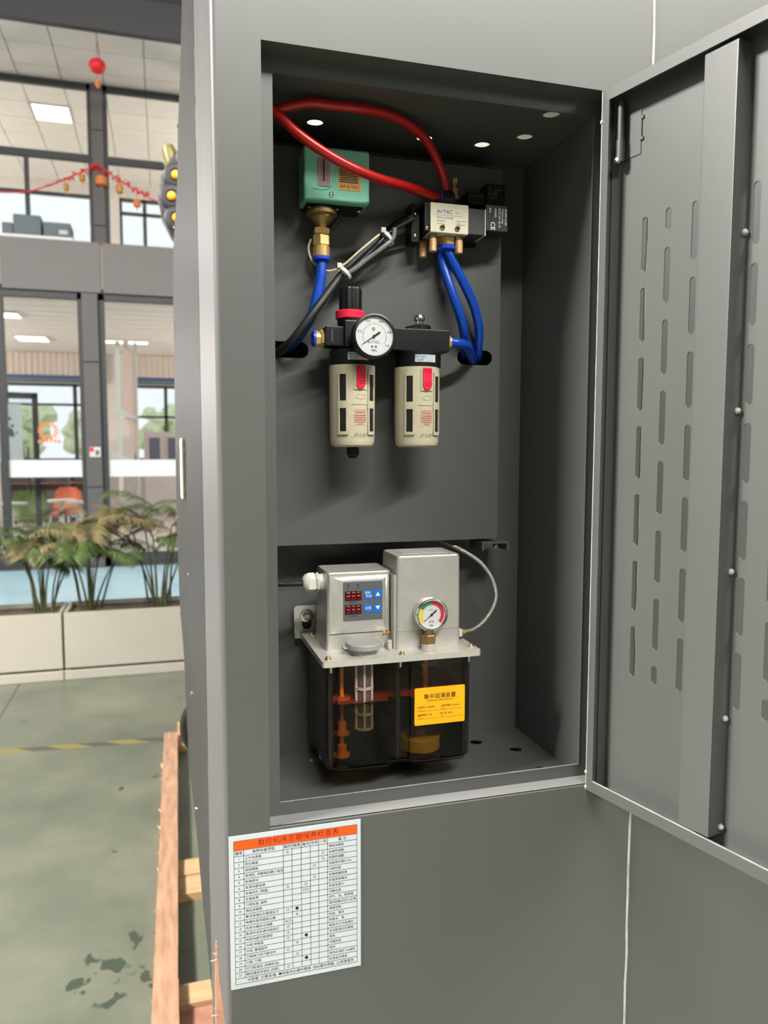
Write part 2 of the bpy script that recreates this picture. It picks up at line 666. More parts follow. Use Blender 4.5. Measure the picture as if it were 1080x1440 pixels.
# fascia and the grey cladding band above the ground floor
fa = struct(MB().box(-9, 7, 9.40, 9.50, 6.45, 6.86).build('trim_1', FASCIA))
wall_far = struct(MB().box(-9, 7, 9.44, 9.60, 3.36, 3.97).build('wall_far', FRAME))
me = MB().box(-0.555, 0.555, -0.05, 0.0, 0, 0.60, 0.006, 1).mesh('cladding_panel', CLAD)
for k in range(-3, 4):
    put('cladding_panel', me, wall_far, (-1.23+k*1.13, 9.44, 3.37))

# pilasters with recessed joints
for x0 in (-2.96, -0.91, 1.24):
    p = struct(MB().box(x0, x0+0.19, 9.40, 9.55, 0, 3.37).build('trim_2', FRAME))
    for z0, z1 in ((0, 1.0), (1.008, 2.53), (2.54, 3.36)):
        MB().box(x0+0.002, x0+0.188, 9.375, 9.40, z0, z1, 0.004, 1).build('cladding_panel', PILAS, p)
for x0 in (-2.98, -0.86, 1.26):
    p = struct(MB().box(x0, x0+0.165, 11.06, 11.2, 3.95, 6.53).build('trim_3', FRAME))
    for z0, z1 in ((3.96, 4.6), (4.61, 5.9), (5.91, 6.52)):
        MB().box(x0+0.002, x0+0.163, 11.035, 11.06, z0, z1, 0.004, 1).build('cladding_panel', PILAS, p)

# glazing, upper storey (set back behind the balcony) and ground floor
wn = 0
for (x0, x1, mull) in ((-2.81, -0.86, -1.74), (-0.695, 1.26, 0.42), (1.425, 3.38, 2.5), (3.40, 5.4, 4.4)):
    wn += 1
    m_ = MB()
    m_.box(x0, x0+0.05, 11.07, 11.15, 3.95, 6.53)
    m_.box(x1-0.05, x1, 11.07, 11.15, 3.95, 6.53)
    m_.box(x0, x1, 11.07, 11.15, 6.45, 6.53)
    m_.box(x0, x1, 11.07, 11.15, 3.95, 4.03)
    m_.box(x0+0.05, x1-0.05, 11.06, 11.15, 5.48, 5.57)
    m_.box(mull, mull+0.055, 11.07, 11.14, 4.03, 5.48)
    w = struct(m_.build('window_%d' % wn, FRAME))
    MB().box(x0+0.05, x1-0.05, 11.10, 11.108, 4.03, 5.48).build('pane', GLASS, w)
    MB().box(x0+0.05, x1-0.05, 11.10, 11.108, 5.57, 6.45).build('pane', GLASS, w)
for (x0, x1) in ((-2.77, -0.91), (-0.72, 1.24), (1.43, 3.39)):
    wn += 1
    m_ = MB()
    m_.box(x0, x0+0.07, 9.43, 9.52, 0, 3.36)
    m_.box(x1-0.05, x1, 9.43, 9.52, 0, 3.36)
    m_.box(x0, x1, 9.43, 9.52, 3.29, 3.36)
    m_.box(x0, x1, 9.43, 9.52, 0, 0.16)
    if x0 < -2:
        m_.box(-1.87, -1.79, 9.42, 9.53, 0.16, 3.3)
    w = struct(m_.build('window_%d' % wn, FRAME))
    if x0 < -2:
        MB().box(-1.79, x1-0.05, 9.47, 9.478, 0.16, 3.29).build('pane', GLASS, w)
        MB().box(x0+0.07, -1.87, 9.47, 9.478, 0.16, 3.29).build('pane', GLASS, w)
        MB().box(-1.79, x1-0.05, 9.462, 9.469, 1.13, 1.34).build('frosted_band', BAND, w)
    else:
        MB().box(x0+0.07, x1-0.05, 9.47, 9.478, 0.16, 3.29).build('pane', GLASS, w)
        MB().box(x0+0.07, x1-0.05, 9.462, 9.469, 1.13, 1.34).build('frosted_band', BAND, w)

# tiled ceiling of the upper storey, running out under the fascia
ceil = struct(MB().box(-9, 7, 9.5, 15.4, 6.56, 6.66).build('ceiling', GRID))
tme = MB().box(0.006, 0.544, 0.006, 0.594, 0, 0.03, 0.004, 1).mesh('ceiling_tile', TILE)
for i in range(-5, 12):
    for j in range(10):
        if i == -1 and j == 4:
            continue
        put('ceiling_tile', tme, ceil, (-1.22+0.55*i-0.0, 9.52+0.6*j, 6.53))
# ceiling of the ground floor room: baffles and tiles
ceil2 = struct(MB().box(-9, 7, 9.6, 16.2, 3.40, 3.43).build('ceiling', GRID))
bme = MB().box(-4.5, 3.5, 0.01, 0.40, 0, 0.02, 0.003, 1).mesh('ceiling_baffle', TILE)
for j in range(15):
    put('ceiling_baffle', bme, ceil2, (0, 9.75+0.42*j, 3.38))


def ceiling_lamp(x0, x1, y0, y1, z, label):
    t = thing('ceiling_light', label, 'light', ((x0+x1)/2, (y0+y1)/2, z), 'flat ceiling lights behind the glass')
    MB().box(x0, x1, y0, y1, z-0.012, z+0.02).build('frame', WHITE, t)
    MB().box(x0+0.02, x1-0.02, y0+0.02, y1-0.02, z-0.016, z-0.0125).build('diffuser', LAMP, t)


ceiling_lamp(-1.76, -1.22, 11.93, 12.52, 6.53, 'square lit ceiling panel in the upper storey, seen through the top left glass')
ceiling_lamp(-2.45, -1.90, 11.15, 11.6, 3.37, 'lit ceiling light nearest the left frame edge in the ground floor room')
ceiling_lamp(-2.38, -1.86, 13.55, 14.15, 3.37, 'second lit ceiling light in the ground floor room, left of the pilaster')
ceiling_lamp(-0.98, -0.62, 13.7, 14.0, 3.37, 'slim ceiling light right of the pilaster, the left one of two in line')
ceiling_lamp(-0.56, -0.20, 13.7, 14.0, 3.37, 'slim ceiling light right of the pilaster, the right one of two in line')

# far walls with windows to the daylight
bw = MB()
bw.sheet(rect(-9, 7, 0, 3.42), [rect(-6.5, -3.2, 1.22, 2.77), rect(-2.98, -1.12, 1.22, 2.77), rect(-0.56, 1.6, 1.22, 2.77)], 0.2, XZ(16.0))
struct(bw.build('wall_far', ROOMW))
bw = MB()
bw.sheet(rect(-9, 7, 3.95, 6.6), [rect(-6.5, -3.2, 4.1, 6.3), rect(-3.1, -0.95, 4.1, 6.3), rect(-0.7, 2.0, 4.1, 6.3)], 0.2, XZ(15.3))
struct(bw.build('wall_far', ROOMW))
for (x0, x1, y, z0, z1, ms, ts) in ((-2.98, -1.12, 16.02, 1.22, 2.77, (-1.72, ), (2.33, )),
                                    (-0.56, 1.6, 16.02, 1.22, 2.77, (0.05, 0.9), (2.1, )),
                                    (-3.1, -0.95, 15.32, 4.1, 6.3, (), ()),
                                    (-0.7, 2.0, 15.32, 4.1, 6.3, (-0.27, 0.9), (6.0, ))):
    wn += 1
    m_ = MB()
    m_.box(x0, x0+0.05, y, y+0.1, z0, z1)
    m_.box(x1-0.05, x1, y, y+0.1, z0, z1)
    m_.box(x0, x1, y, y+0.1, z0, z0+0.05)
    m_.box(x0, x1, y, y+0.1, z1-0.05, z1)
    for x in ms:
        m_.box(x, x+0.07, y, y+0.1, z0, z1)
    for z in ts:
        m_.box(x0, x1, y, y+0.1, z, z+0.045)
    w = struct(m_.build('window_%d' % wn, FRAME))
    MB().box(x0+0.05, x1-0.05, y+0.04, y+0.046, z0+0.05, z1-0.05).build('pane', GLASS, w)

# valances of the ground floor windows
for (x0, x1) in ((-3.0, -1.1), (-0.56, 1.6)):
    t = thing('window_valance', 'pleated beige valance over the %s window of the ground floor room' %
              ('left back' if x0 < -1 else 'right back'), 'valance', ((x0+x1)/2, 15.9, 2.78))
    pts = []
    n = int((x1-x0)/0.03)
    for k in range(n+1):
        pts.append((x0+(x1-x0)*k/n, 15.86+0.02*math.sin(k*1.7)))
    q = MB()
    for (xa, ya), (xb, yb) in zip(pts, pts[1:]):
        q.poly([(xa, ya, 2.92), (xb, yb, 2.92), (xb, yb, 3.37), (xa, ya, 3.37)], (0, 0.01, 0))
    q.build('cloth', VAL, t)
    MB().box(x0, x1, 15.84, 15.9, 2.87, 2.92).build('trim_band', NAVY, t)
    MB().box(x0, x1, 15.88, 15.95, 2.78, 2.87).build('blind_box', BENCH, t)

# low shelf with dark boxes under the back window
t = thing('low_shelf', 'low dark wood shelf of boxes along the back wall, behind the chairs', 'shelf', (-2.1, 15.6, 0))
MB().box(-3.0, -1.2, 15.4, 15.98, 0.78, 0.82).build('shelf_board', mat('brown_board', (92, 66, 60), 0.6), t)
MB().box(-3.0, -1.2, 15.4, 15.98, 1.16, 1.2).build('shelf_board', MATS['brown_board'], t)
MB().box(-3.0, -1.2, 15.4, 15.98, 0.0, 0.05).build('shelf_board', MATS['brown_board'], t)
MB().box(-3.0, -1.2, 15.94, 15.98, 0.05, 1.16).build('back_board', mat('taupe_board', (150, 136, 130), 0.7), t)
for x in (-3.0, -2.4, -1.8, -1.24):
    MB().box(x, x+0.04, 15.42, 15.94, 0.05, 1.16).build('divider', MATS['brown_board'], t)

# glazed cupboard under the right back window
t = thing('cupboard', 'taupe cupboard with two dark glass doors, right of the pilaster', 'cupboard', (0.0, 15.6, 0))
MB().box(-0.36, 0.75, 15.4, 15.9, 0, 1.80, 0.01, 1).build('body', CABG, t)
for x in (-0.29, 0.07, 0.43):
    d_ = MB().box(x, x+0.27, 15.37, 15.4, 1.0, 1.74, 0.004, 1).build('door', CABG, t)
    MB().box(x+0.03, x+0.24, 15.365, 15.371, 1.05, 1.69).build('pane', CABD, d_)

# white stand with slanted bars
t = thing('display_stand', 'white upright stand with slanted bars and a pink board, just right of the pilaster', 'stand', (-0.45, 11.0, 0))
MB().box(-0.62, -0.56, 10.98, 11.04, 0, 3.0).build('post', WHITE, t)
MB().box(-0.36, -0.33, 10.98, 11.04, 0, 3.0).build('post', WHITE, t)
MB().poly([(-0.56, 11.0, 2.15), (-0.36, 11.0, 1.30), (-0.36, 11.0, 2.85), (-0.50, 11.0, 3.0)], (0, 0.03, 0)).build('board', PALEP, t)
for z in (1.95, 1.3):
    MB().poly([(-0.70, 10.96, z+0.06), (-0.33, 10.96, z-0.08), (-0.33, 10.96, z-0.01), (-0.70, 10.96, z+0.14)], (0, 0.02, 0)).build('slanted_bar', WHITE, t)
MB().box(-0.66, -0.26, 10.85, 11.15, 0, 0.04).build('base', WHITE, t)


# shell chairs and round tables
def make_chair(x, y, rz, m, label):
    t = thing('shell_chair', label, 'chair', (x, y, 0), 'coloured shell chairs behind the glass')
    T = Matrix.Translation((x, y, 0)) @ Matrix.Rotation(rz, 4, 'Z')
    q = MB(T)
    rings = []
    for h, w, dy in ((0.44, 0.20, 0.16), (0.50, 0.23, 0.20), (0.62, 0.24, 0.215), (0.76, 0.22, 0.23), (0.84, 0.15, 0.235)):
        f = []
        for k in range(9):
            u = -1+2*k/8
            f.append((w*u, dy-0.09*u*u, h))
        g = [(px*0.98, py+0.015, pz) for px, py, pz in reversed(f)]
        rings.append(f+g)
    q.loft(rings)
    q.build('backrest', m, t)
    MB(T).box(-0.21, 0.21, -0.22, 0.18, 0.42, 0.45, 0.012).build('seat', m, t)
    for sx in (-1, 1):
        for sy in (-1, 1):
            MB(T).cyl((sx*0.14, sy*0.13, 0.42), (sx*0.2, sy*0.2, 0), 0.014, n=8).build('leg', WHITE, t)


make_chair(-1.90, 11.6, 0.3, GREENC, 'green shell chair behind the lower left glass')
make_chair(-1.56, 12.6, -0.4, ORANGEC, 'orange shell chair in the room behind the lower left glass')
make_chair(-1.13, 11.9, -1.2, BLUEC, 'pale blue shell chair half hidden by the pilaster')


def make_table(x, y, label):
    t = thing('round_table', label, 'table', (x, y, 0), 'small white round tables')
    MB().cyl((x, y, 0.71), (x, y, 0.74), 0.2, n=32, b=0.006).build('tabletop', WHITE, t)
    MB().cyl((x, y, 0.02), (x, y, 0.71), 0.025, n=12).build('post', WHITE, t)
    MB().lathe((x, y, 0), (0, 0, 1), [(0.18, 0), (0.18, 0.012), (0.03, 0.03)], 24).build('foot', WHITE, t)


make_table(-2.0, 10.7, 'small white round table at the left edge, left of the green chair')
make_table(-1.42, 11.2, 'small white round table before the orange chair')
make_table(-1.12, 10.75, 'small white round table beside the blue chair')

# glass door leaf standing ajar, with a white poster
t = struct(MB().build('door_1', FRAME, None, (-1.95, 10.2, 0)))
T = Matrix.Translation((-2.08, 10.05, 0)) @ Matrix.Rotation(0.25, 4, 'Z')
q = MB(T)
q.box(0, 0.05, 0, 0.04, 0.02, 2.2)
q.box(0.48, 0.55, 0, 0.04, 0.02, 2.2)
q.box(0, 0.55, 0, 0.04, 2.12, 2.2)
q.box(0, 0.55, 0, 0.04, 0.02, 0.12)
q.build('door_frame', FRAME, t)
MB(T).box(0.05, 0.48, 0.016, 0.024, 0.12, 2.12).build('pane', GLASS, t)
MB(T).box(0.40, 0.42, -0.05, -0.02, 0.9, 1.5).build('handle', FRAME, t)
T2 = T @ Matrix.Translation((0.08, -0.004, 0))
o = MB(T2).box(0, 0.27, 0, 0.003, 1.30, 2.05).build('poster', PAPER, None, (-1.95, 10.1, 1.3))
tag(o, 'white poster with a small dark mark on the glass door at the left edge', 'poster')
q = MB(T2)
for (x, z, r) in ((0.13, 1.86, 0.022), (0.12, 1.70, 0.05), (0.15, 1.66, 0.035), (0.16, 1.77, 0.02), (0.21, 1.68, 0.014)):
    q.cyl((x, -0.001, z), (x, 0.0, z), r, n=9)
q.build('dark_mark', BENCH, o)

# orange ring decal on the glass
q = MB()
for k in range(14):
    a0 = -2.3+k*0.449
    P = [(-1.34+r*math.cos(a), 9.466, 1.70+0.9*r*math.sin(a)) for r, a in ((0.07, a0), (0.115, a0+0.05), (0.125, a0+0.30), (0.075, a0+0.34))]
    q.poly(P, (0, 0.002, 0))
for k in range(6):
    q.poly([(-1.46+0.045*k, 9.466, 1.565-0.006*abs(k-2.5)), (-1.43+0.045*k, 9.466, 1.565-0.006*abs(k-2.5)), (-1.43+0.045*k, 9.466, 1.60-0.006*abs(k-2.5)), (-1.46+0.045*k, 9.466, 1.60-0.006*abs(k-2.5))], (0, 0.002, 0))
o = q.build('glass_decal', mat('orange_decal', (226, 120, 56), 0.5), None, (-1.35, 9.466, 1.6))
tag(o, 'round orange decal on the ground floor glass, left of the pilaster', 'decal')

# call point on the pilaster
t = thing('wall_switch', 'small white and red wall box on the grey pilaster', 'switch', (-0.80, 9.375, 1.44))
MB().box(-0.865, -0.735, 9.352, 9.374, 1.375, 1.50, 0.006).build('housing', WHITE, t)
MB().box(-0.795, -0.755, 9.348, 9.353, 1.40, 1.46).build('window', BENCH, t)
MB().box(-0.86, -0.815, 9.349, 9.353, 1.44, 1.495).build('red_corner', PINK, t)

# units standing on the balcony, low white rail
for (x0, x1, z1, lb) in ((-1.86, -1.735, 4.29, 'lowest slate unit on the balcony, at the left edge'),
                         (-1.73, -1.41, 4.40, 'tallest slate unit on the balcony behind the cladding'),
                         (-1.38, -1.06, 4.33, 'slate unit with a pale sticker, right end of the balcony row')):
    t = thing('outdoor_unit', lb, 'unit', ((x0+x1)/2, 10.1, 3.95), 'slate boxes on the balcony')
    MB().box(x0, x1, 10.0, 10.35, 3.99, z1, 0.01).build('casing', BENCH, t)
    MB().box(x0+0.02, x0+0.06, 10.02, 10.3, 3.95, 3.99).build('foot', BLACK, t)
    MB().box(x1-0.06, x1-0.02, 10.02, 10.3, 3.95, 3.99).build('foot', BLACK, t)
    if x0 > -1.4:
        MB().box(x0+0.18, x0+0.28, 9.997, 10.0, z1-0.14, z1-0.09).build('sticker', PAPER, t)
t = thing('balcony_rail', 'low pale rail lying along the balcony edge', 'rail', (-1.5, 9.62, 3.97))
MB().box(-3.5, -1.0, 9.62, 9.64, 4.02, 4.06).build('rail', BAND, t)
for x in (-3.4, -2.2, -1.05):
    MB().box(x, x+0.02, 9.62, 9.64, 3.95, 4.02).build('post', BAND, t)

# red paper lantern hanging under the eaves
t = thing('paper_lantern', 'round red paper lantern hanging from the tiled eaves', 'lantern', (-0.68, 9.9, 6.53))
MB().sphere((-0.68, 9.9, 6.25), 0.105, (1, 1, 0.85), 24).build('shade', LAMPR, t)
MB().cyl((-0.68, 9.9, 6.34), (-0.68, 9.9, 6.53), 0.004, n=6).build('cord', LAMPR, t)
MB().cyl((-0.68, 9.9, 6.08), (-0.68, 9.9, 6.165), 0.004, n=6).build('tassel_cord', LAMPR, t)
MB().lathe((-0.68, 9.9, 5.98), (0, 0, 1), [(0.005, 0), (0.035, 0.04), (0.03, 0.09), (0.006, 0.1)], 10).build('tassel', GOLDO, t)

# garland with small ornaments across the upper glass
t = thing('garland', 'red tinsel garland pinned to the upper pilaster and drooping both ways', 'garland', (-0.78, 11.0, 5.4))
G = [(-3.3, 11.0, 4.88), (-1.90, 11.0, 4.95), (-1.48, 11.0, 5.06), (-1.02, 11.0, 5.29), (-0.78, 11.0, 5.41), (-0.60, 11.0, 5.30), (-0.28, 11.0, 5.13), (0.13, 11.0, 4.98), (0.9, 11.0, 5.1)]
MB().tube(G, 0.010, 6).build('string', LAMPR, t)
q = MB()
random.seed(3)
for k in range(90):
    u = k/89.0
    x = -1.45+1.35*u
    i = max(j for j in range(len(G)-1) if G[j][0] <= x)
    f = (x-G[i][0])/(G[i+1][0]-G[i][0])
    z = G[i][2]*(1-f)+G[i+1][2]*f
    a = random.uniform(0, 2*PI)
    l = 0.055 if x > -1.2 else 0.03
    q.poly([(x, 11.0+0.01*math.cos(a), z), (x+l*math.cos(a), 11.0-0.02, z+l*math.sin(a)), (x+l*math.cos(a+0.5), 11.0+0.02, z+l*math.sin(a+0.5))], (0, 0.004, 0))
o = q.build('tinsel', LAMPR, t)
o['kind'] = 'stuff'
for (x, z, h, w, lb) in ((-1.20, 5.02, 0.12, 0.035, 'slim brown ornament hanging leftmost on the red garland'),
                         (-0.99, 5.17, 0.11, 0.04, 'small brown ornament just left of the upper pilaster'),
                         (-0.74, 5.13, 0.15, 0.075, 'orange lantern ornament hanging in front of the upper pilaster'),
                         (-0.50, 5.05, 0.14, 0.05, 'pale gold ornament right of the upper pilaster'),
                         (-0.27, 4.88, 0.13, 0.05, 'orange lantern ornament farthest right on the garland')):
    t = thing('garland_ornament', lb, 'ornament', (x, 11.0, z+h), 'ornaments on the red garland')
    i = max(j for j in range(len(G)-1) if G[j][0] <= x)
    f = (x-G[i][0])/(G[i+1][0]-G[i][0])
    zt = G[i][2]*(1-f)+G[i+1][2]*f
    MB().lathe((x, 10.99, z), (0, 0, 1), [(0.2*w, 0), (w, 0.15*h), (w*1.05, 0.5*h), (w, 0.85*h), (0.2*w, h)], 12).build('body', GOLDO if 'orange' in lb else OCHRE, t)
    MB().cyl((x, 10.99, z+h), (x, 10.99, zt), 0.004, n=5).build('thread', LAMPR, t)
    MB().cyl((x, 10.99, z-0.05), (x, 10.99, z), 0.006, n=5).build('tassel', GOLDO, t)

# trees outside the back windows
random.seed(11)
for k, (x, y, r, h, lb) in enumerate(((-4.2, 26, 0.8, 2.0, 'pale bushy tree outside, left part of the back window'),
                                      (-2.0, 23, 0.6, 1.9, 'pale bushy tree outside, right part of the left back window'),
                                      (0.2, 24, 0.75, 2.0, 'pale bushy tree outside the right back window'))):
    t = thing('tree', lb, 'tree', (x, y, -0.1), 'trees outside the back windows')
    MB().cyl((x, y, -0.1), (x, y, h), 0.09, 0.05, n=8).build('trunk', WOODP, t)
    q = MB()
    for i in range(26):
        a, rr, zz = random.uniform(0, 2*PI), r*math.sqrt(random.random()), h-0.9*r+random.uniform(0, 1.6*r)
        c = Vector((x+rr*math.cos(a), y+rr*math.sin(a), zz))
        tt = bmesh.new()
        bmesh.ops.create_icosphere(tt, subdivisions=2, radius=random.uniform(0.18, 0.34), matrix=Matrix.Translation(c))
        for v in tt.verts:
            v.co += (v.co-c)*random.uniform(-0.3, 0.35)
        q.take(tt)
    q.build('crown', TREE, t, ang=10)
struct(MB().box(-14, 12, 17, 45, -0.2, -0.1).build('ground', mat('pale_paving', (196, 192, 180), 0.9)))

# ---------------------------------------------------------------- planters and palms
random.seed(5)


def planter(x0, x1, label):
    t = thing('planter_box', label, 'planter', ((x0+x1)/2, 4.72, 0), 'cream planter boxes')
    q = MB()
    q.box(x0, x1, 4.525, 4.545, 0.075, 0.438, 0.003, 1)
    q.box(x0, x1, 4.90, 4.92, 0.075, 0.438, 0.003, 1)
    q.box(x0, x0+0.02, 4.545, 4.90, 0.075, 0.438)
    q.box(x1-0.02, x1, 4.545, 4.90, 0.075, 0.438)
    q.build('box_wall', CREAM, t)
    MB().box(x0-0.004, x1+0.004, 4.515, 4.93, 0.0, 0.062, 0.004, 1).build('plinth', CREAM, t)
    MB().box(x0+0.03, x1-0.03, 4.53, 4.9, 0.062, 0.075).build('shadow_gap', HOLE, t)
    MB().box(x0+0.02, x1-0.02, 4.545, 4.90, 0.30, 0.41).build('soil', SOIL, t)


planter(-0.635, 0.45, 'long cream planter box beside the machine, under the right palms')
planter(-1.73, -0.648, 'cream planter box running out of the frame at the left')


def frond_mesh(L, droop, n, m, seed):
    rnd = random.Random(seed)
    q = bmesh.new()
    pts = []
    for i in range(17):
        u = i/16
        pts.append(Vector((L*(0.85*u), 0, L*(0.75*u-droop*u*u))))

    def at(u):
        f = u*16
        i = min(15, int(f))
        return pts[i].lerp(pts[i+1], f-i), (pts[i+1]-pts[i]).normalized()
    for i in range(16):
        a, b_ = pts[i], pts[i+1]
        w = 0.005*(1-i/17)
        v = [q.verts.new(a+Vector((0, -w, 0))), q.verts.new(a+Vector((0, w, 0))), q.verts.new(b_+Vector((0, w, 0))), q.verts.new(b_+Vector((0, -w, 0)))]
        q.faces.new(v)
    for i in range(n):
        u = 0.22+0.78*i/n
        p, tn = at(u)
        l = L*0.36*(0.55+0.9*math.sin(PI*min(1, u*0.92)))*0.8*rnd.uniform(0.85, 1.1)
        for s in (-1, 1):
            side = Vector((0, s, 0))
            d = (tn*0.75+side*0.75+Vector((0, 0, 0.10))).normalized()
            mid = p+d*l*0.5
            tip = p+d*l+Vector((0, 0, -l*rnd.uniform(0.15, 0.40)))
            w = tn.cross(d).cross(d).normalized()*0.0050
            v0 = q.verts.new(p)
            v1, v2 = q.verts.new(mid+w), q.verts.new(mid-w)
            v3 = q.verts.new(tip)
            q.faces.new((v0, v2, v3, v1))
    me = bpy.data.meshes.new('frond')
    q.to_mesh(me)
    q.free()
    me.materials.append(m)
    return me


FR = [frond_mesh(0.54, 0.50, 34, LEAF, 1), frond_mesh(0.44, 0.62, 30, LEAF, 2), frond_mesh(0.50, 0.66, 32, LEAFD, 3),
      frond_mesh(0.36, 0.35, 18, LEAF, 4), frond_mesh(0.50, 0.58, 32, LEAFD, 5)]


def palm(x, y, n, h, label, seed):
    rnd = random.Random(seed)
    t = thing('areca_palm', label, 'palm', (x, y, 0.41), 'palms in the planter boxes')
    for k in range(n):
        a = 2*PI*k/n+rnd.uniform(-0.5, 0.5)
        rr = rnd.uniform(0.01, 0.055)
        bx, by = x+rr*1.5*math.cos(a), y+rr*math.sin(a)
        hh = h*rnd.uniform(0.6, 1.0)
        lean = rnd.uniform(0.05, 0.30)
        tx, ty, tz = bx+lean*hh*math.cos(a), by+lean*hh*math.sin(a)*0.5, 0.41+hh*0.62
        MB().tube([(bx, by, 0.40), ((bx+tx)/2-0.010*math.cos(a), (by+ty)/2, 0.41+hh*0.33), (tx, ty, tz)], 0.006, 6, 4,
                  radii=lambda u: 0.0085-0.0045*u).build('cane', CANE, t)
        for j in range(2):
            i = rnd.choice((0, 1, 2, 3, 4)) if hh > 0.75*h else rnd.choice((1, 3, 3))
            put('frond', FR[i], t, (tx, ty, tz), (rnd.uniform(-0.15, 0.15), rnd.uniform(-0.25, 0.2), a+rnd.uniform(-0.7, 0.7)+j*2.6))


palm(-0.78, 4.72, 11, 0.78, 'leafy palm at the left planter box, its canes closest to the frame edge', 21)
palm(-0.49, 4.72, 11, 0.85, 'palm standing in the long planter just right of the box joint', 22)
palm(-0.05, 4.70, 11, 0.88, 'palm in the long planter nearest the machine', 23)
palm(-1.28, 4.74, 7, 0.80, 'palm mostly outside the frame at the far left', 24)

# ---------------------------------------------------------------- floor tape and pallet
o = MB().box(-3.2, 0.6, -0.028, 0.028, 0.0, 0.0012).build('hazard_tape', TAPE, None, (0, 0, 0))
o.location = (0, 3.31, 0)
o.rotation_euler = (0, 0, -0.06)
tag(o, 'worn yellow and black hazard tape stuck across the floor', 'tape')

t = thing('wooden_pallet', 'rough sawn timber skid lying under the grey machine', 'pallet', (0.5, 1.6, 0))


def beam(p0, p1, w0, z0, z1, name, m, jit=0.003):
    rnd = random.Random(int(p0[1]*1000))
    p0, p1 = Vector(p0), Vector(p1)
    d = (p1-p0)
    s = Vector((d.y, -d.x, 0)).normalized()*w0/2
    rings = []
    for k in range(9):
        c = p0+d*k/8
        j = [rnd.uniform(-jit, jit) for _ in range(4)]
        rings.append([(c.x-s.x*(1+j[0]*10), c.y-s.y, z0), (c.x+s.x, c.y+s.y, z0), (c.x+s.x*(1+j[1]*10), c.y+s.y, z1+j[2]), (c.x-s.x*(1+j[0]*10), c.y-s.y, z1+j[3])])
    return MB().loft(rings).build(name, m, t)


beam((-0.0250, 1.376, 0), (0.0083, 3.25, 0), 0.065, 0.0, 0.055, 'skid_beam', WOOD)
beam((-0.037, 0.3, 0), (-0.0250, 1.372, 0), 0.067, 0.0, 0.057, 'skid_beam', WOOD)
for (y0, y1, z1, m) in ((3.12, 3.46, 0.030, WOODL), (1.936, 2.04, 0.031, WOODL), (1.826, 1.931, 0.027, WOODL), (1.306, 1.384, 0.030, WOODL), (0.78, 1.300, 0.018, WOODP)):
    beam((0.0085+0.0178*((y0+y1)/2-1.376), (y0+y1)/2, 0), (1.5, (y0+y1)/2, 0), y1-y0, 0.0, z1, 'cross_board', m)
# short upright bits of splintered edge
q = MB()
rs = random.Random(4)
for k in range(26):
    yy = 1.0+2.0*rs.random()
    xx = -0.0250+0.0333*(yy-1.376)/1.874-0.0325
    q.poly([(xx, yy, 0.045), (xx+0.002, yy+0.004, 0.053), (xx-rs.uniform(0.004, 0.014), yy+rs.uniform(-0.01, 0.02), 0.056)], (0.0015, 0, 0))
o = q.build('splinter', WOODL, t)
o['kind'] = 'stuff'
# sliver of board standing against the machine corner
o = MB().loft([[(0.030, -0.013, 0.62), (0.064, -0.013, 0.62), (0.064, -0.003, 0.62), (0.030, -0.003, 0.62)],
               [(0.0335, -0.013, 0.96), (0.0460, -0.013, 0.96), (0.0460, -0.003, 0.96), (0.0335, -0.003, 0.96)],
               [(0.0340, -0.0125, 0.990), (0.0420, -0.0125, 0.990), (0.0420, -0.003, 0.990), (0.0340, -0.003, 0.990)],
               [(0.0343, -0.0115, 1.031), (0.0374, -0.0115, 1.031), (0.0374, -0.004, 1.031), (0.0343, -0.004, 1.031)],
               [(0.0352, -0.0100, 1.066), (0.0358, -0.0100, 1.066), (0.0358, -0.007, 1.066), (0.0352, -0.007, 1.066)]]).build('wood_sliver', WOODP, None, (0.04, -0.01, 0.62))
tag(o, 'splintered pinkish wood sliver standing against the lower left corner of the grey machine', 'wood')
q = MB()
for (x, z, a) in ((0.0348, 1.055, 2.2), (0.0352, 1.062, 1.8), (0.0346, 1.050, 2.8), (0.0338, 0.998, 2.5), (0.0338, 1.003, 1.9)):
    q.poly([(x, -0.0128, z), (x+0.0012, -0.0128, z+0.002), (x+0.005*math.cos(a), -0.0135, z+0.005*math.sin(a))], (0, 0.0006, 0))
s_ = q.build('splinter', WOODL, o)
s_['kind'] = 'stuff'

# ================================================================ the machine
M0 = thing('machine_enclosure', 'dark grey painted sheet metal machine with an open control compartment and perforated door', 'machine', (0.8, 0.5, 0))
OX0, OX1, OZ0, OZ1 = 0.0852, 0.418, 1.159, 1.835
arc = [(0.0485-0.0045*math.cos(PI/2*k/5)+0.0, 0.0045-0.0045*math.sin(PI/2*k/5)) for k in range(6)]
# front panel with the compartment opening
MB().sheet(rect(0.0485, 0.4583, 0.55, 2.47), [rect(OX0, OX1, OZ0, OZ1)], 0.0018, XZ(0.0)).build('front_panel', PAINT, M0)
# rounded corner and narrow side strip
pr = arc+[(0.0485, 0.0018), (0.0458, 0.0045)]
q = MB()
ring = lambda z: [(0.044, 0.252, z)]+[(x, y, z) for x, y in arc]+[(0.0485, 0.0018, z), (0.0462, 0.0045, z), (0.0458, 0.252, z)]
q.loft([ring(0.55), ring(2.47)])
q.build('corner_post', PAINT_SIDE, M0)
MB().sheet(rect(0.4597, 1.62, 0.55, 2.47), [], 0.0018, XZ(0.0)).build('adjoining_panel', PAINT, M0)
rs = random.Random(8)
P = [(0.459+rs.uniform(-0.0007, 0.0007), 0.0005, 0.55+1.92*k/60) for k in range(61)]
MB().tube(P, 0.0016, 6, 2).build('weld_seam', PAINT_EDGE, M0)

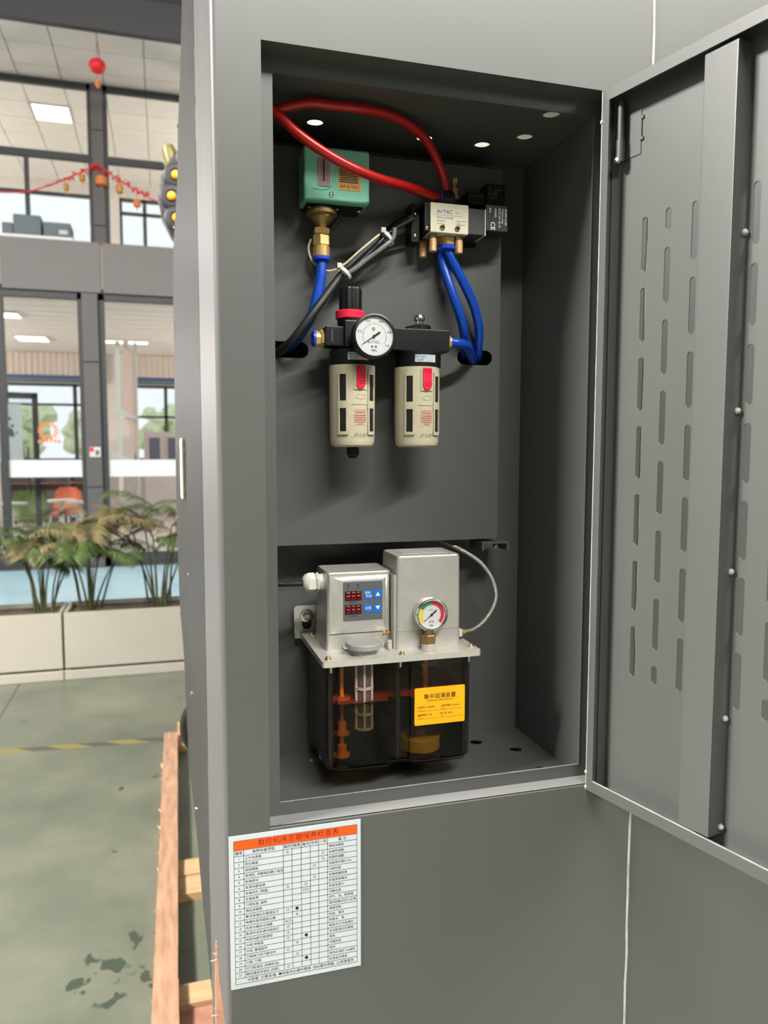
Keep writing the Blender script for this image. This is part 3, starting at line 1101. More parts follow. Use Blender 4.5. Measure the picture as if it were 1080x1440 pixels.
# long warped side panel
sil = [(0.80, 0.0405), (0.814, 0.0402), (0.994, 0.0361), (1.187, 0.0279), (1.39, 0.0262), (1.695, 0.0278), (1.844, 0.0288), (2.137, 0.0449), (2.424, 0.068), (2.6, 0.082)]


def silx(z):
    for (a, xa), (b_, xb) in zip(sil, sil[1:]):
        if a <= z <= b_:
            f = (z-a)/(b_-a)
            f = f*f*(3-2*f)
            return xa+(xb-xa)*f
    return sil[-1][1]


t = bmesh.new()
NY, NZ = 16, 48
g = []
for i in range(NY+1):
    row = []
    for j in range(NZ+1):
        u, z = i/NY, 0.818+(2.47-0.818)*j/NZ
        x = 0.044+(silx(z)-0.044)*u**1.1+0.0007*math.sin(9*u+3*z)*math.sin(PI*u)
        row.append(t.verts.new((x, 0.258+0.80*u, z)))
    g.append(row)
for i in range(NY):
    for j in range(NZ):
        t.faces.new((g[i][j], g[i][j+1], g[i+1][j+1], g[i+1][j]))
bmesh.ops.solidify(t, geom=t.faces[:], thickness=0.0016)
bmesh.ops.recalc_face_normals(t, faces=t.faces[:])
sp = MB().take(t).build('side_panel', PAINT_SIDE, M0, ang=50)
MB().box(0.0475, 0.0495, 0.24, 0.275, 0.56, 2.46).build('panel_backing', HOLE, M0)
h = MB()
h.box(0.028, 0.034, 0.66, 0.685, 1.412, 1.515, 0.003)
h.box(0.032, 0.042, 0.665, 0.68, 1.425, 1.435)
h.box(0.032, 0.042, 0.665, 0.68, 1.49, 1.50)
h.build('handle', mat('cream_handle', (214, 204, 184), 0.4), M0)
scm = MB().lathe((0, 0, 0), (-1, 0, 0), [(0.004, -0.003), (0.004, 0.0012), (0.002, 0.0024), (0, 0.0026)], 10).mesh('screw', STEEL)
for z in (0.95, 1.15, 1.35, 1.55, 1.75, 1.95, 2.15):
    put('screw', scm, M0, (0.044+(silx(z)-0.044)*0.93-0.0002, 1.0, z))
    if z < 1.5:
        put('screw', scm, M0, (0.044+(silx(z)-0.044)*0.4-0.0002, 0.62, z-0.06))

# rear of the enclosure, machine body and feet (mostly hidden)
MB().box(0.075, 1.62, 1.062, 1.075, 0.82, 2.12).build('back_panel', PAINT, M0)
MB().box(1.60, 1.62, 0.002, 1.06, 0.82, 2.12).build('side_wall', PAINT, M0)
MB().box(0.42, 1.6, 1.09, 2.9, 0.45, 2.05, 0.02).build('body_casting', PAINT, M0)
MB().box(0.30, 1.55, 0.25, 2.85, 0.15, 0.81, 0.02).build('base_casting', MAGG, M0)
for (x, y) in ((0.45, 1.31), (1.4, 1.31), (0.45, 1.94), (1.4, 1.94)):
    MB().cyl((x, y, 0.053), (x, y, 0.16), 0.05, n=16).build('foot', BLACK, M0)

# compartment shell
fr = MB()
fr.sheet(rect(OX0-0.0015, OX1+0.0015, OZ0-0.0015, OZ1+0.0015), [rect(0.0972, 0.4085, 1.1722, 1.8192)], 0.0015, XZ(0.0195))
fr.box(OX0-0.0015, OX0, 0.0018, 0.0195, OZ0-0.0015, OZ1+0.0015)
fr.box(OX1, OX1+0.0015, 0.0018, 0.0195, OZ0-0.0015, OZ1+0.0015)
fr.box(OX0, OX1, 0.0018, 0.0195, OZ1, OZ1+0.0015)
frame = fr.build('opening_frame', PAINT, M0)
MB().sheet(rect(OX0, OX1, 0.0, 0.0195), [circ(0.094, 0.0035, 0.0016, 12)], 0.0015, XY(OZ0)).build('lower_ledge', mat('pale_grey_ledge', (0.21, 0.21, 0.205), 0.45, linear=True), M0)
MB().box(0.0972, 0.4085, 0.0190, 0.0196, 1.1717, 1.1723).build('pale_edge', PAINT_EDGE, M0)  # thin pale strip along the frame's lower inner edge
MB().box(0.4080, 0.4086, 0.0190, 0.0196, 1.1723, 1.8192).build('pale_edge', mat('dull_edge', (96, 97, 93), 0.5), M0)
MB().sheet(rect(0.088, 0.410, 0.0215, 0.172), [circ(0.344, 0.139, 0.0075), circ(0.3795, 0.107, 0.0075), circ(0.3826, 0.05, 0.0075), circ(0.1544, 0.1406, 0.0075)], 0.0015, XY(1.157)).build('compartment_floor', PAINT, M0)
MB().sheet(rect(0.088, 0.410, 0.0215, 0.172), [circ(x, y, 0.0082) for x, y in ((0.1528, 0.1144), (0.2701, 0.1203), (0.3347, 0.119), (0.3689, 0.0875), (0.3693, 0.0322))], 0.0015, XY(1.8225)).build('compartment_ceiling', PAINT, M0)
MB().box(0.0865, 0.088, 0.021, 0.1735, 1.157, 1.8225).build('compartment_wall', PAINT, M0)
MB().box(0.4095, 0.411, 0.021, 0.1735, 1.157, 1.8225).build('compartment_wall', PAINT, M0)
MB().box(0.088, 0.4095, 0.1705, 0.172, 1.157, 1.8225).build('compartment_wall', PAINT, M0)
# mounting panel with two cable slots, folded edges
mp = MB()
mp.sheet(rect(0.0885, 0.3610, 1.3975, 1.800), [hslot(0.3108, 0.3521, 1.5983, 0.0163), [(0.0895, 1.5912)]+[(0.1467-0.0083+0.0083*math.cos(-PI/2+PI*k/10), 1.5995+0.0083*math.sin(-PI/2+PI*k/10)) for k in range(11)]+[(0.0895, 1.6078)]], 0.0018, XZ(0.125))
mp.box(0.3592, 0.3610, 0.1268, 0.1700, 1.3975, 1.800)
mp.box(0.0885, 0.3592, 0.1268, 0.145, 1.3975, 1.3993)
mp.build('mounting_panel', PAINT, M0)
mb_ = MB()
mb_.box(0.340, 0.372, 0.118, 0.155, 1.3925, 1.3945)
mb_.box(0.340, 0.342, 0.118, 0.155, 1.3845, 1.3925)
mb_.box(0.370, 0.372, 0.118, 0.155, 1.3845, 1.3925)
mb_.build('panel_bracket', PAINT, M0)
MB().lathe((0.3565, 0.1175, 1.3893), (0, -1, 0), [(0.0022, -0.004), (0.0022, 0.001), (0, 0.0015)], 10).build('screw', STEEL, M0)
MB().box(0.322, 0.352, 0.150, 0.168, 1.807, 1.811).build('panel_bracket', PAINT, M0)

# tool magazine and wheel at the far side of the machine
mg = MB().cyl((0.255, 2.50, 2.47), (0.255, 2.58, 2.47), 0.25, n=20, b=0.012)
mg.box(0.19, 0.45, 2.58, 2.88, 2.02, 2.5)
mag = mg.build('tool_magazine', MAGG, M0)
pk = MB().lathe((0, 0, 0), (0, -1, 0), [(0.048, -0.002), (0.048, 0.006), (0.042, 0.010), (0.026, 0.010), (0.026, 0.004), (0.0, 0.004)], 20).mesh('tool_pocket', MAGG)
yc = MB().lathe((0, 0, 0), (0, -1, 0), [(0.017, 0.0), (0.017, 0.012), (0.012, 0.018), (0, 0.02)], 16).mesh('pocket_cap', YCAP)
for k in range(15):
    a = PI+2*PI*k/15
    c = (0.255+0.199*math.cos(a), 2.50, 2.47+0.199*math.sin(a))
    put('tool_pocket', pk, mag, c)
    put('pocket_cap', yc, mag, (c[0], 2.496, c[2]))
MB().lathe((0.062, 2.54, 2.60), (-0.25, 0, 1), [(0.03, 0), (0.03, 0.05), (0.022, 0.075), (0, 0.08)], 16).build('end_cap', OLIVE, mag)
wh = MB().lathe((0.185, 2.16, 0.458), (0, 1, 0), [(0.06, 0.012), (0.11, 0.0), (0.138, 0.006), (0.148, 0.03), (0.138, 0.054), (0.11, 0.06), (0.06, 0.048)], 40)
wh.cyl((0.185, 2.19, 0.458), (0.44, 2.19, 0.458), 0.02)
wh.build('wheel', BLACKR, M0)

# ---------------------------------------------------------------- the open door
th = math.radians(-75.5)
u_ = Vector((math.cos(th), math.sin(th), 0))
o_ = Vector((-u_.y, u_.x, 0))          # away from the viewer: from lip plane to outer skin
DM = Matrix(((u_.x, o_.x, 0, 0.4055), (u_.y, o_.y, 0, 0.0), (0, 0, 1, 0), (0, 0, 0, 1)))
DW, DZ0, DZ1, DT = 0.318, 1.1535, 1.8345, 0.0205
holes = []
for s, full in ((0.0370, True), (0.0632, False), (0.0912, True), (0.149, True), (0.1752, False), (0.2032, True), (0.2312, False), (0.2592, True)):
    if full:
        for i in range(7):
            zt = 1.7131-0.0643*i
            holes.append(slot(s, zt-0.0495, zt, 0.0066))
    else:
        holes.append(slot(s, 1.6953, 1.7148, 0.0066))
        for i in range(6):
            zt = 1.6805-0.0643*i
            holes.append(slot(s, zt-0.0495, zt, 0.0066))
        holes.append(slot(s, 1.2768, 1.2945, 0.0066))
q = MB(DM)
q.sheet(rect(0, DW, DZ0, DZ1), holes, 0.0015, XZ(DT))
q.box(0, DW, 0, DT, DZ0, DZ0+0.0015)
q.box(0, DW, 0, DT, DZ1-0.0015, DZ1)
q.box(0, 0.0015, 0, DT, DZ0, DZ1)
q.box(DW-0.0015, DW, 0, DT, DZ0, DZ1)
q.box(0.0015, DW-0.0015, 0, 0.0015, DZ0+0.0015, DZ0+0.0112)
q.box(0.0015, DW-0.0015, 0, 0.0015, DZ1-0.0108, DZ1-0.0015)
q.box(0.0015, 0.0085, 0.0, 0.0015, DZ0+0.0112, DZ1-0.0108)
q.box(DW-0.0085, DW-0.0015, 0.0, 0.0015, DZ0+0.0112, DZ1-0.0108)
door = q.build('door', PAINT, M0)
q = MB(DM)
q.box(0.0085, DW-0.0085, -0.0002, 0.0012, DZ0+0.0112, DZ0+0.0118)  # pale strip paints the edge highlight along the lower door lip
q.box(-0.0002, 0.0008, -0.0003, 0.0006, DZ0, DZ1)
q.build('pale_edge', PAINT_EDGE, door)
q = MB(DM)
q.box(0.1105, 0.1412, 0.0005, 0.0018, 1.1665, 1.8205, 0.0008)
q.box(0.1105, 0.1118, 0.0015, DT, 1.1665, 1.8205)
q.box(0.1396, 0.1412, 0.0015, DT, 1.1665, 1.8205)
q.build('stiffener', PAINT, door)
wd = MB().sphere((0, 0, 0), 0.0032, (1, 1, 0.9), 10).mesh('weld_bead', PAINT_EDGE)
for z in (1.674, 1.5303, 1.396, 1.269, 1.1725):
    p = DM @ Vector((0.1416, 0.0165, z))
    put('weld_bead', wd, door, p)
wd = MB().sphere((0, 0, 0), 0.0017, (1, 1, 1.3), 8).mesh('weld_bead', PAINT_EDGE)
put('weld_bead', wd, door, DM @ Vector((0.004, 0.002, 1.8205)))
for z in (1.806, 1.172, 1.1565):
    put('weld_bead', wd, door, DM @ Vector((0.0, 0.0, z)))
q = MB(DM)
q.cyl((0.0125, 0.012, 1.772), (0.0125, 0.012, 1.822), 0.0032, n=14)
q.cyl((0.0125, 0.012, 1.768), (0.0125, 0.012, 1.788), 0.0040, n=14)
q.build('hinge_pin', DARKG, door)
MB(DM).lathe((0.0125, 0.008, 1.769), (0, -1, 0), [(0.0028, -0.002), (0.0028, 0.0015), (0.0012, 0.0022), (0, 0.0022)], 14).build('hinge_screw', STEEL, door)
q = MB(DM)
q.box(0.008, 0.030, 0.0196, 0.0204, 1.772, 1.812)
q.box(0.0300, 0.0308, 0.0190, 0.0204, 1.786, 1.803)
q.box(0.0290, 0.0330, 0.0188, 0.0204, 1.784, 1.7865)
q.box(0.0290, 0.0330, 0.0188, 0.0204, 1.803, 1.8055)
q.build('hinge_leaf', PAINT, door)

# ---------------------------------------------------------------- maintenance chart
SX, SZ, SW, SH = 0.0483, 1.0116, 0.1208, 0.1439
chart = MB().box(SX, SX+SW, -0.0006, -0.0001, SZ, SZ+SH).build('maintenance_chart', PAPER, None, (SX+SW/2, 0, SZ))
tag(chart, 'white maintenance checklist table with an orange title band stuck below the open compartment', 'notice')


def sx(u):
    return SX+SW*u


def sz(v):
    return SZ+SH*(1-v)


YB, YT = -0.00075, -0.0009
MB().rectxz(sx(0.036), sx(0.970), sz(0.094), sz(0.033), YB).build('title_band', ORANGE, chart)
cols = (0.036, 0.107, 0.400, 0.466, 0.536, 0.605, 0.670, 0.738, 0.970)
rh = (0.970-0.094)/23.0
q = MB()
lw = 0.0002
for k in range(24):
    v = 0.094+rh*k
    q.rectxz(sx(0.036), sx(0.970), sz(v)-lw, sz(v)+lw, YB)
q.rectxz(sx(0.036), sx(0.970), sz(0.033)-lw, sz(0.033)+lw, YB)
for i, c in enumerate(cols):
    a, e = (0.033, 0.97) if i in (0, 8) else (0.094, 0.094+22*rh)
    q.rectxz(sx(c)-lw, sx(c)+lw, sz(e), sz(a), YB)
q.build('table_grid', INK, chart)
rows = ['工作台表面', '定位精度', '进给精度', '变频机, 伺服电机最小电压', '各轴移动', '各滑块面润滑', '主轴内孔 (锥面)', '主轴皮带', '刀具松紧, 旋转', '液压油管路',
        '集润滑油位及管道压力', '电箱内部风扇防尘器', '机床水箱及过滤器', '急停开关及操作按钮灯', '机床内部切屑清除', '冷却/冲屑泵', '冷却, 管路配件', '刀库换刀及刀盘动作', '刀套, 刀臂', '打刀缸油位 (加换机油)', '稳压器显示电压 (选配)']
notes = ['清除杂质物', '检查和调整', '检查和调整', '全部空压差0.15%', '功能检查', '定期或重润滑', '检查异常情况', '检查张紧力', '功能检查', '空气、油、密清理',
         '清洗回路及压力正常', '清理杂物', '检查、清洗', '检查无、效', '每班次工作后清扫', '主切削液位及更换', '清洗', '功能检查', '清洗', '清洗补油杯 0.5油杯', '检查显示稳定']
it = [('数控机床定期保养检查表', sx(0.52), sz(0.0635), 0.0068, 'CENTER')]
hd = ['编号', '保养检查项目', '每天', '每周', '每月', '半年', '一年', '备 注']
for i, s in enumerate(hd):
    it.append((s, sx((cols[i]+cols[i+1])/2), sz(0.094+rh*0.5), 0.0034, 'CENTER'))
for k in range(21):
    v = sz(0.094+rh*(k+1.5))
    it.append((str(k+1), sx(0.0715), v, 0.0032, 'CENTER'))
    it.append((rows[k], sx(0.115), v, 0.0030, 'LEFT'))
    it.append((notes[k], sx(0.748), v, 0.0029, 'LEFT'))
marks = {(1, 2): '☆', (2, 6): '○', (3, 6): '○', (4, 5): '○', (6, 5): '○', (7, 2): '☆', (7, 4): '○', (8, 4): '○○', (11, 2): '○', (11, 3): '●', (12, 3): '☆', (13, 2): '☆○',
         (14, 2): '○', (15, 2): '☆', (16, 2): '○', (16, 4): '●', (17, 3): '☆', (18, 2): '○', (19, 3): '○', (20, 4): '●', (21, 2): '○'}
for (r_, c_), s in marks.items():
    it.append((s, sx((cols[c_]+cols[c_+1])/2), sz(0.094+rh*(r_+0.5)), 0.0042 if s == '●' else 0.0034, 'CENTER'))
it.append(('☆检查  ○清洁/查  ●检查及必要时更换  ◎必要时调整  △润滑清洗', sx(0.12), sz(0.094+rh*22.5), 0.0034, 'LEFT'))
MB().text(it, XZ(YT)).build('lettering', INK, chart)

# ================================================================ pressure switch
fit(1.034)
t = thing('pressure_switch', 'teal box-shaped pressure switch with an ochre label and brass fitting, upper left in the compartment', 'switch', (0.163, 0.09, 1.73))
FX0, FX1, FZ0, FZ1, FY = 0.1316, 0.1947, 1.7302, 1.7790, 0.0605
MB().box(FX0, FX1, FY, 0.0935, FZ0, FZ1, 0.0025, 3).build('cover', TEAL, t)
q = MB()
q.box(FX0+0.004, FX1-0.004, 0.0700, 0.0990, FZ0-0.0015, FZ0+0.002)
q.box(FX0+0.004, FX1-0.004, 0.0925, 0.0990, FZ0, FZ1-0.004)
q.build('back_plate', BLACK, t)
MB().box(0.1613, 0.1617, FY-0.0002, FY+0.001, FZ0+0.002, FZ1-0.002).build('cover_seam', TEALD, t)
# raised window surround, scale window
q = MB()
q.tube([(0.1395, FY, 1.7405), (0.1500, FY, 1.7400), (0.1565, FY, 1.7428), (0.1592, FY, 1.7480), (0.1595, FY, 1.7700)], 0.0006, 6)
q.build('window_ridge', TEAL, t)
w = MB().sheet(rrect(0.1442, 0.1562, 1.7432, 1.7685, 0.001), [], 0.0008, XZ(FY-0.0006)).build('scale_window', mat('pinkish_scale', (150, 120, 118), 0.35), t)
q = MB()
q.rectxz(0.1492, 0.1510, 1.7475, 1.7672, FY-0.0009)
for k in range(13):
    z = 1.7475+0.0195*k/12
    l = 0.0032 if k % 4 == 0 else 0.002
    q.rectxz(0.1485-l, 0.1485, z-0.0001, z+0.0001, FY-0.0009)
    q.rectxz(0.1516, 0.1516+l, z-0.0001, z+0.0001, FY-0.0009)
q.build('scale_marks', INK, w)
MB().lathe((0.1572, FY+0.0005, 1.7363), (0, -1, 0), [(0.0023, 0), (0.0023, 0.0012), (0.0012, 0.002), (0, 0.0021)], 14).build('screw', STEEL, t)
lb = MB().sheet(rrect(0.1640, 0.1856, 1.7412, 1.7660, 0.0006), [], 0.0004, XZ(FY-0.0003)).build('label', OCHRE, t)
q = MB()
rs = random.Random(5)
for k in range(9):
    z = 1.7482+0.0019*k
    q.rectxz(0.1652, 0.1846-rs.random()*0.002, z, z+0.0011, FY-0.0005)
q.text([('KP16 TKC', 0.1750, 1.7445, 0.0042, 'CENTER')], XZ(FY-0.0006))
q.build('label_print', mat('brown_print', (48, 30, 16), 0.6), lb)
# bellows and fitting
fit(1.0229)
q = MB()
q.lathe((0.1536, 0.088, 1.7275), (0, 0, -1), [(0.0125, -0.003), (0.0150, 0.0), (0.0150, 0.003), (0.0115, 0.004), (0.0115, 0.006), (0.0085, 0.0095), (0.0055, 0.012), (0.0045, 0.0155)], 28)
q.build('bellows_housing', DBRASS, t)
q = MB()
q.hexn((0.1535, 0.088, 1.7165), (0.1535, 0.088, 1.7120), 0.0048)
q.hexn((0.1533, 0.088, 1.7122), (0.1533, 0.088, 1.7060), 0.0083)
q.hexn((0.1533, 0.088, 1.7055), (0.1533, 0.088, 1.6950), 0.0088, 0.3)
q.cyl((0.1532, 0.088, 1.6952), (0.1532, 0.088, 1.6845), 0.0082, b=0.0008)
q.build('brass_fitting', BRASS, t)
MB().cyl((0.1532, 0.088, 1.6847), (0.1532, 0.088, 1.6815), 0.0088, b=0.0006).build('release_ring', BLUER, t)
MB().cyl((0.1740, 0.095, 1.7275), (0.1600, 0.097, 1.7080), 0.0022, n=8).build('earth_lead', DARKG, t)
fit(1.034)
q = MB()
for x in (0.139, 0.1655, 0.187):
    q.lathe((x, 0.075, 1.7275), (0, 0, -1), [(0.002, 0), (0.002, 0.001), (0, 0.0018)], 10)
q.build('bottom_screws', SCREW, t)

# ================================================================ solenoid valve
fit(1.0531)
t = thing('solenoid_valve', 'silver solenoid valve with a black coil and bronze silencers, upper right in the compartment', 'valve', (0.285, 0.08, 1.70))
VX0, VX1, VZ0, VZ1, VY = 0.2541, 0.2938, 1.7084, 1.7366, 0.055
MB().box(VX0, VX1, VY, 0.084, VZ0, VZ1, 0.001, 2).build('valve_body', mat('valve_silver', (214, 208, 186), 0.35, 0.15), t)
MB().box(0.2483, VX0, VY+0.001, 0.084, VZ0+0.0005, VZ1-0.0005, 0.0012).build('end_cover', BLACK, t)
MB().box(VX1, 0.3116, VY+0.0015, 0.083, VZ0+0.001, VZ1-0.002, 0.0012).build('pilot_block', DARKG, t)
MB().box(0.3116, 0.3124, VY+0.001, 0.082, VZ0+0.0008, VZ1-0.0022).build('gasket', WHITE, t)
coil = MB().box(0.3124, 0.3363, VY+0.0005, 0.084, 1.7140, 1.7397, 0.0015).build('coil', mat('coil_black', (38, 39, 40), 0.5), t)
q = MB()
T = Matrix.Translation((0, VY+0.0003, 0)) @ Matrix.Rotation(PI/2, 4, 'X')
TR = lambda x, z: Matrix.Translation((x, VY+0.0002, z)) @ Matrix.Rotation(PI/2, 4, 'X') @ Matrix.Rotation(-PI/2, 4, 'Z')
for x, s, sz_ in ((0.3335, 'SCOM 3.0W', 0.0030), (0.3302, 'Voltage range:', 0.0026), (0.3268, 'DC21.6V~26.4V', 0.0028), (0.3224, '100%ED', 0.0027), (0.3165, 'IP65', 0.0027)):
    q.text([(s, 0, 0, sz_, 'LEFT')], TR(x, 1.7365))
q.text([('CE', 0, 0, 0.0068, 'LEFT')], TR(0.3195, 1.7232))
q.build('coil_print', INKW, coil)
MB().box(0.3363, 0.3400, 0.062, 0.080, 1.7165, 1.7290, 0.0008).build('manual_override', BLACK, t)
fit(1.046)
q = MB()
q.box(0.3180, 0.3375, 0.066, 0.088, 1.7402, 1.7640, 0.0018)
q.box(0.2990, 0.3180, 0.070, 0.088, 1.7430, 1.7560, 0.0012)
q.box(0.3375, 0.3395, 0.070, 0.086, 1.7440, 1.7620, 0.0008)
plug = q.build('plug_connector', BLACK, t)
q = MB()
q.tube([(0.3210, 0.0657, 1.7600), (0.3210, 0.0657, 1.7500), (0.3270, 0.0657, 1.7500), (0.3270, 0.0657, 1.7575), (0.3335, 0.0657, 1.7575)], 0.0006, 6, 3)
q.box(0.3235, 0.3290, 0.0652, 0.0662, 1.7515, 1.7545)
q.build('circuit_mark', mat('brown_housing', (84, 48, 36), 0.4), plug)
MB().box(0.3000, 0.3160, 0.0692, 0.0702, 1.7505, 1.7515).build('plug_ridge', DARKG, plug)
# plate behind and bracket
q = MB()
q.box(0.2395, 0.2483, 0.070, 0.090, 1.7015, 1.7385, 0.0008)
q.box(0.2430, 0.3150, 0.0865, 0.0903, 1.7055, 1.7420)
q.build('valve_bracket', BLACK, t)
q = MB()
for (x, y, z) in ((0.2505, VY+0.001, 1.7118), (0.2435, 0.0698, 1.7290), (0.2432, 0.0698, 1.7075)):
    q.lathe((x, y, z), (0, -1, 0), [(0.0017, -0.001), (0.0017, 0.0008), (0.0008, 0.0014), (0, 0.0014)], 12)
q.build('cover_screws', STEEL, t)
fit(1.0531)
for x in (0.2662, 0.2818):
    sc = MB().lathe((x, VY, 1.7135), (0, -1, 0), [(0.0027, -0.001), (0.0027, 0.0010), (0.0020, 0.0014), (0.0012, 0.0004), (0, 0.0004)], 14).build('body_screw', SCREW, t)
    MB().box(x-0.0021, x+0.0021, VY-0.00145, VY-0.0009, 1.7131, 1.7139).build('slot', HOLE, sc)
q = MB()
q.text([('AirTAC', 0.2606, 1.7283, 0.0050, 'LEFT')], XZ(VY-0.0003))
q.build('maker_print', INKB, t)
q = MB()
q.rectxz(0.2585, 0.2880, 1.7251, 1.7253, VY-0.0003)
q.text([('1411', 0.2795, 1.7280, 0.0024, 'LEFT'), ('Model: 4V210-08', 0.2606, 1.7228, 0.0024, 'LEFT'), ('Pressure:', 0.2606, 1.7197, 0.0023, 'LEFT'),
        ('1.5~8 bar', 0.2606, 1.7168, 0.0022, 'LEFT'), ('A B', 0.2815, 1.7185, 0.0020, 'LEFT'), ('R P S', 0.2815, 1.7160, 0.0020, 'LEFT'),
        ('B', 0.2650, 1.7334, 0.0016, 'LEFT'), ('P', 0.2722, 1.7334, 0.0016, 'LEFT'), ('A', 0.2790, 1.7334, 0.0016, 'LEFT'),
        ('R', 0.2580, 1.7104, 0.0015, 'LEFT'), ('S', 0.2880, 1.7104, 0.0015, 'LEFT')], XZ(VY-0.0003))
q.tube([(0.2802, VY-0.0003, 1.7205), (0.2905, VY-0.0003, 1.7205)], 0.00012, 4)
q.tube([(0.2802, VY-0.0003, 1.7172), (0.2905, VY-0.0003, 1.7172)], 0.00012, 4)
q.build('body_print', INKG, t)
# silencers, fittings
fit(1.046)
for (x, y, z0) in ((0.2612, 0.068, 1.7084), (0.2888, 0.068, 1.7084), (0.2550, 0.080, 1.7050)):
    s_ = MB().cyl((x, y, z0-0.0025), (x, y, z0-0.0155), 0.0040, n=20, b=0.0006).build('silencer', BRONZE, t)
    MB().hexn((x, y, z0+0.001), (x, y, z0-0.003), 0.0046).build('silencer_nut', DBRASS, s_)
q = MB()
q.hexn((0.2785, 0.073, 1.7090), (0.2785, 0.073, 1.7010), 0.0075, 0.35)
q.hexn((0.2738, 0.079, 1.7090), (0.2738, 0.079, 1.7012), 0.0070, 0.1)
q.build('outlet_fitting', BRASS, t)
q = MB()
q.cyl((0.2785, 0.073, 1.7012), (0.2785, 0.073, 1.6968), 0.0083, b=0.0008)
q.cyl((0.2738, 0.079, 1.7012), (0.2738, 0.079, 1.6962), 0.0080, b=0.0008)
q.build('outlet_ring', BLUER, t)
q = MB()
q.box(0.2655, 0.2885, 0.066, 0.084, 1.7366, 1.7455, 0.001)
q.cyl((0.2700, 0.071, 1.7465), (0.2830, 0.071, 1.7465), 0.0072, b=0.001)
q.cyl((0.2768, 0.074, 1.740), (0.2768, 0.074, 1.7530), 0.0068, b=0.001)
q.build('inlet_elbow', BLACK, t)
MB().cyl((0.2690, 0.071, 1.7466), (0.2702, 0.071, 1.7465), 0.0076, b=0.0004).build('inlet_ring', BLUER, t)
fc = MB().lathe((0.2862, 0.074, 1.7450), (0, 0, 1), [(0.0045, 0), (0.0045, 0.006), (0.0035, 0.0065), (0.0035, 0.0100), (0.0052, 0.0102), (0.0052, 0.0116), (0.0018, 0.0120), (0.0018, 0.0165), (0.0034, 0.0168), (0.0034, 0.0220), (0.0026, 0.0228), (0, 0.0230)], 16)
fc.build('flow_control', DBRASS, t)

# ================================================================ air preparation unit (filter regulator with gauge, and lubricator)
fit(1.0276)
t = thing('air_preparation_unit', 'black air filter regulator and lubricator pair with beige bowls and a round gauge', 'regulator', (0.21, 0.065, 1.50))
AX, BX, AY = 0.1780, 0.2445, 0.065
q = MB()
q.box(0.1500, 0.1690, AY-0.012, AY+0.012, 1.5955, 1.6140, 0.0012)
q.box(0.1690, 0.2230, AY-0.012, AY+0.014, 1.5940, 1.6150, 0.001)
q.cyl((AX, AY, 1.5925), (AX, AY, 1.6225), 0.0140, b=0.001, n=32)
q.box(AX-0.011, AX+0.011, AY-0.016, AY, 1.5940, 1.6200, 0.002)
q.cyl((AX, AY, 1.5925), (AX, AY, 1.5775), 0.0218, n=40, b=0.0008)
q.build('regulator_body', BLACK, t)
q = MB()
q.box(0.2220, 0.2745, AY-0.012, AY+0.014, 1.5935, 1.6150, 0.0012)
q.cyl((0.2375, AY-0.004, 1.594), (0.2375, AY-0.004, 1.6180), 0.0075, n=24, b=0.0015)
q.cyl((BX+0.003, AY, 1.6140), (BX+0.003, AY, 1.6200), 0.0105, b=0.001)
q.cyl((0.2458, AY, 1.5935), (0.2458, AY, 1.5780), 0.0222, n=40, b=0.0008)
q.build('lubricator_body', BLACK, t)
q = MB()
q.box(0.168, 0.262, 0.077, 0.1036, 1.596, 1.6125)
q.build('mounting_block', BLACK, t)
for x in (0.155, ):
    MB().box(x, x+0.0015, AY-0.0125, AY-0.0118, 1.599, 1.611).build('port_mark', DARKG, t)
# knob
q = MB()
n = 24
ring = lambda z, k: [((0.0112*k if j % 4 < 2 else 0.0104*k)*math.cos(2*PI*j/(n*2))+0.1766, AY+(0.0112*k if j % 4 < 2 else 0.0104*k)*math.sin(2*PI*j/(n*2)), z) for j in range(n*2)]
q.loft([ring(1.6300, 1.0), ring(1.6500, 1.0), ring(1.6520, 0.90)])
q.build('knob', BLACK, t)
MB().cyl((0.1762, AY, 1.6222), (0.1762, AY, 1.6302), 0.0140, n=40, b=0.0007).build('adjusting_ring', PINK, t)


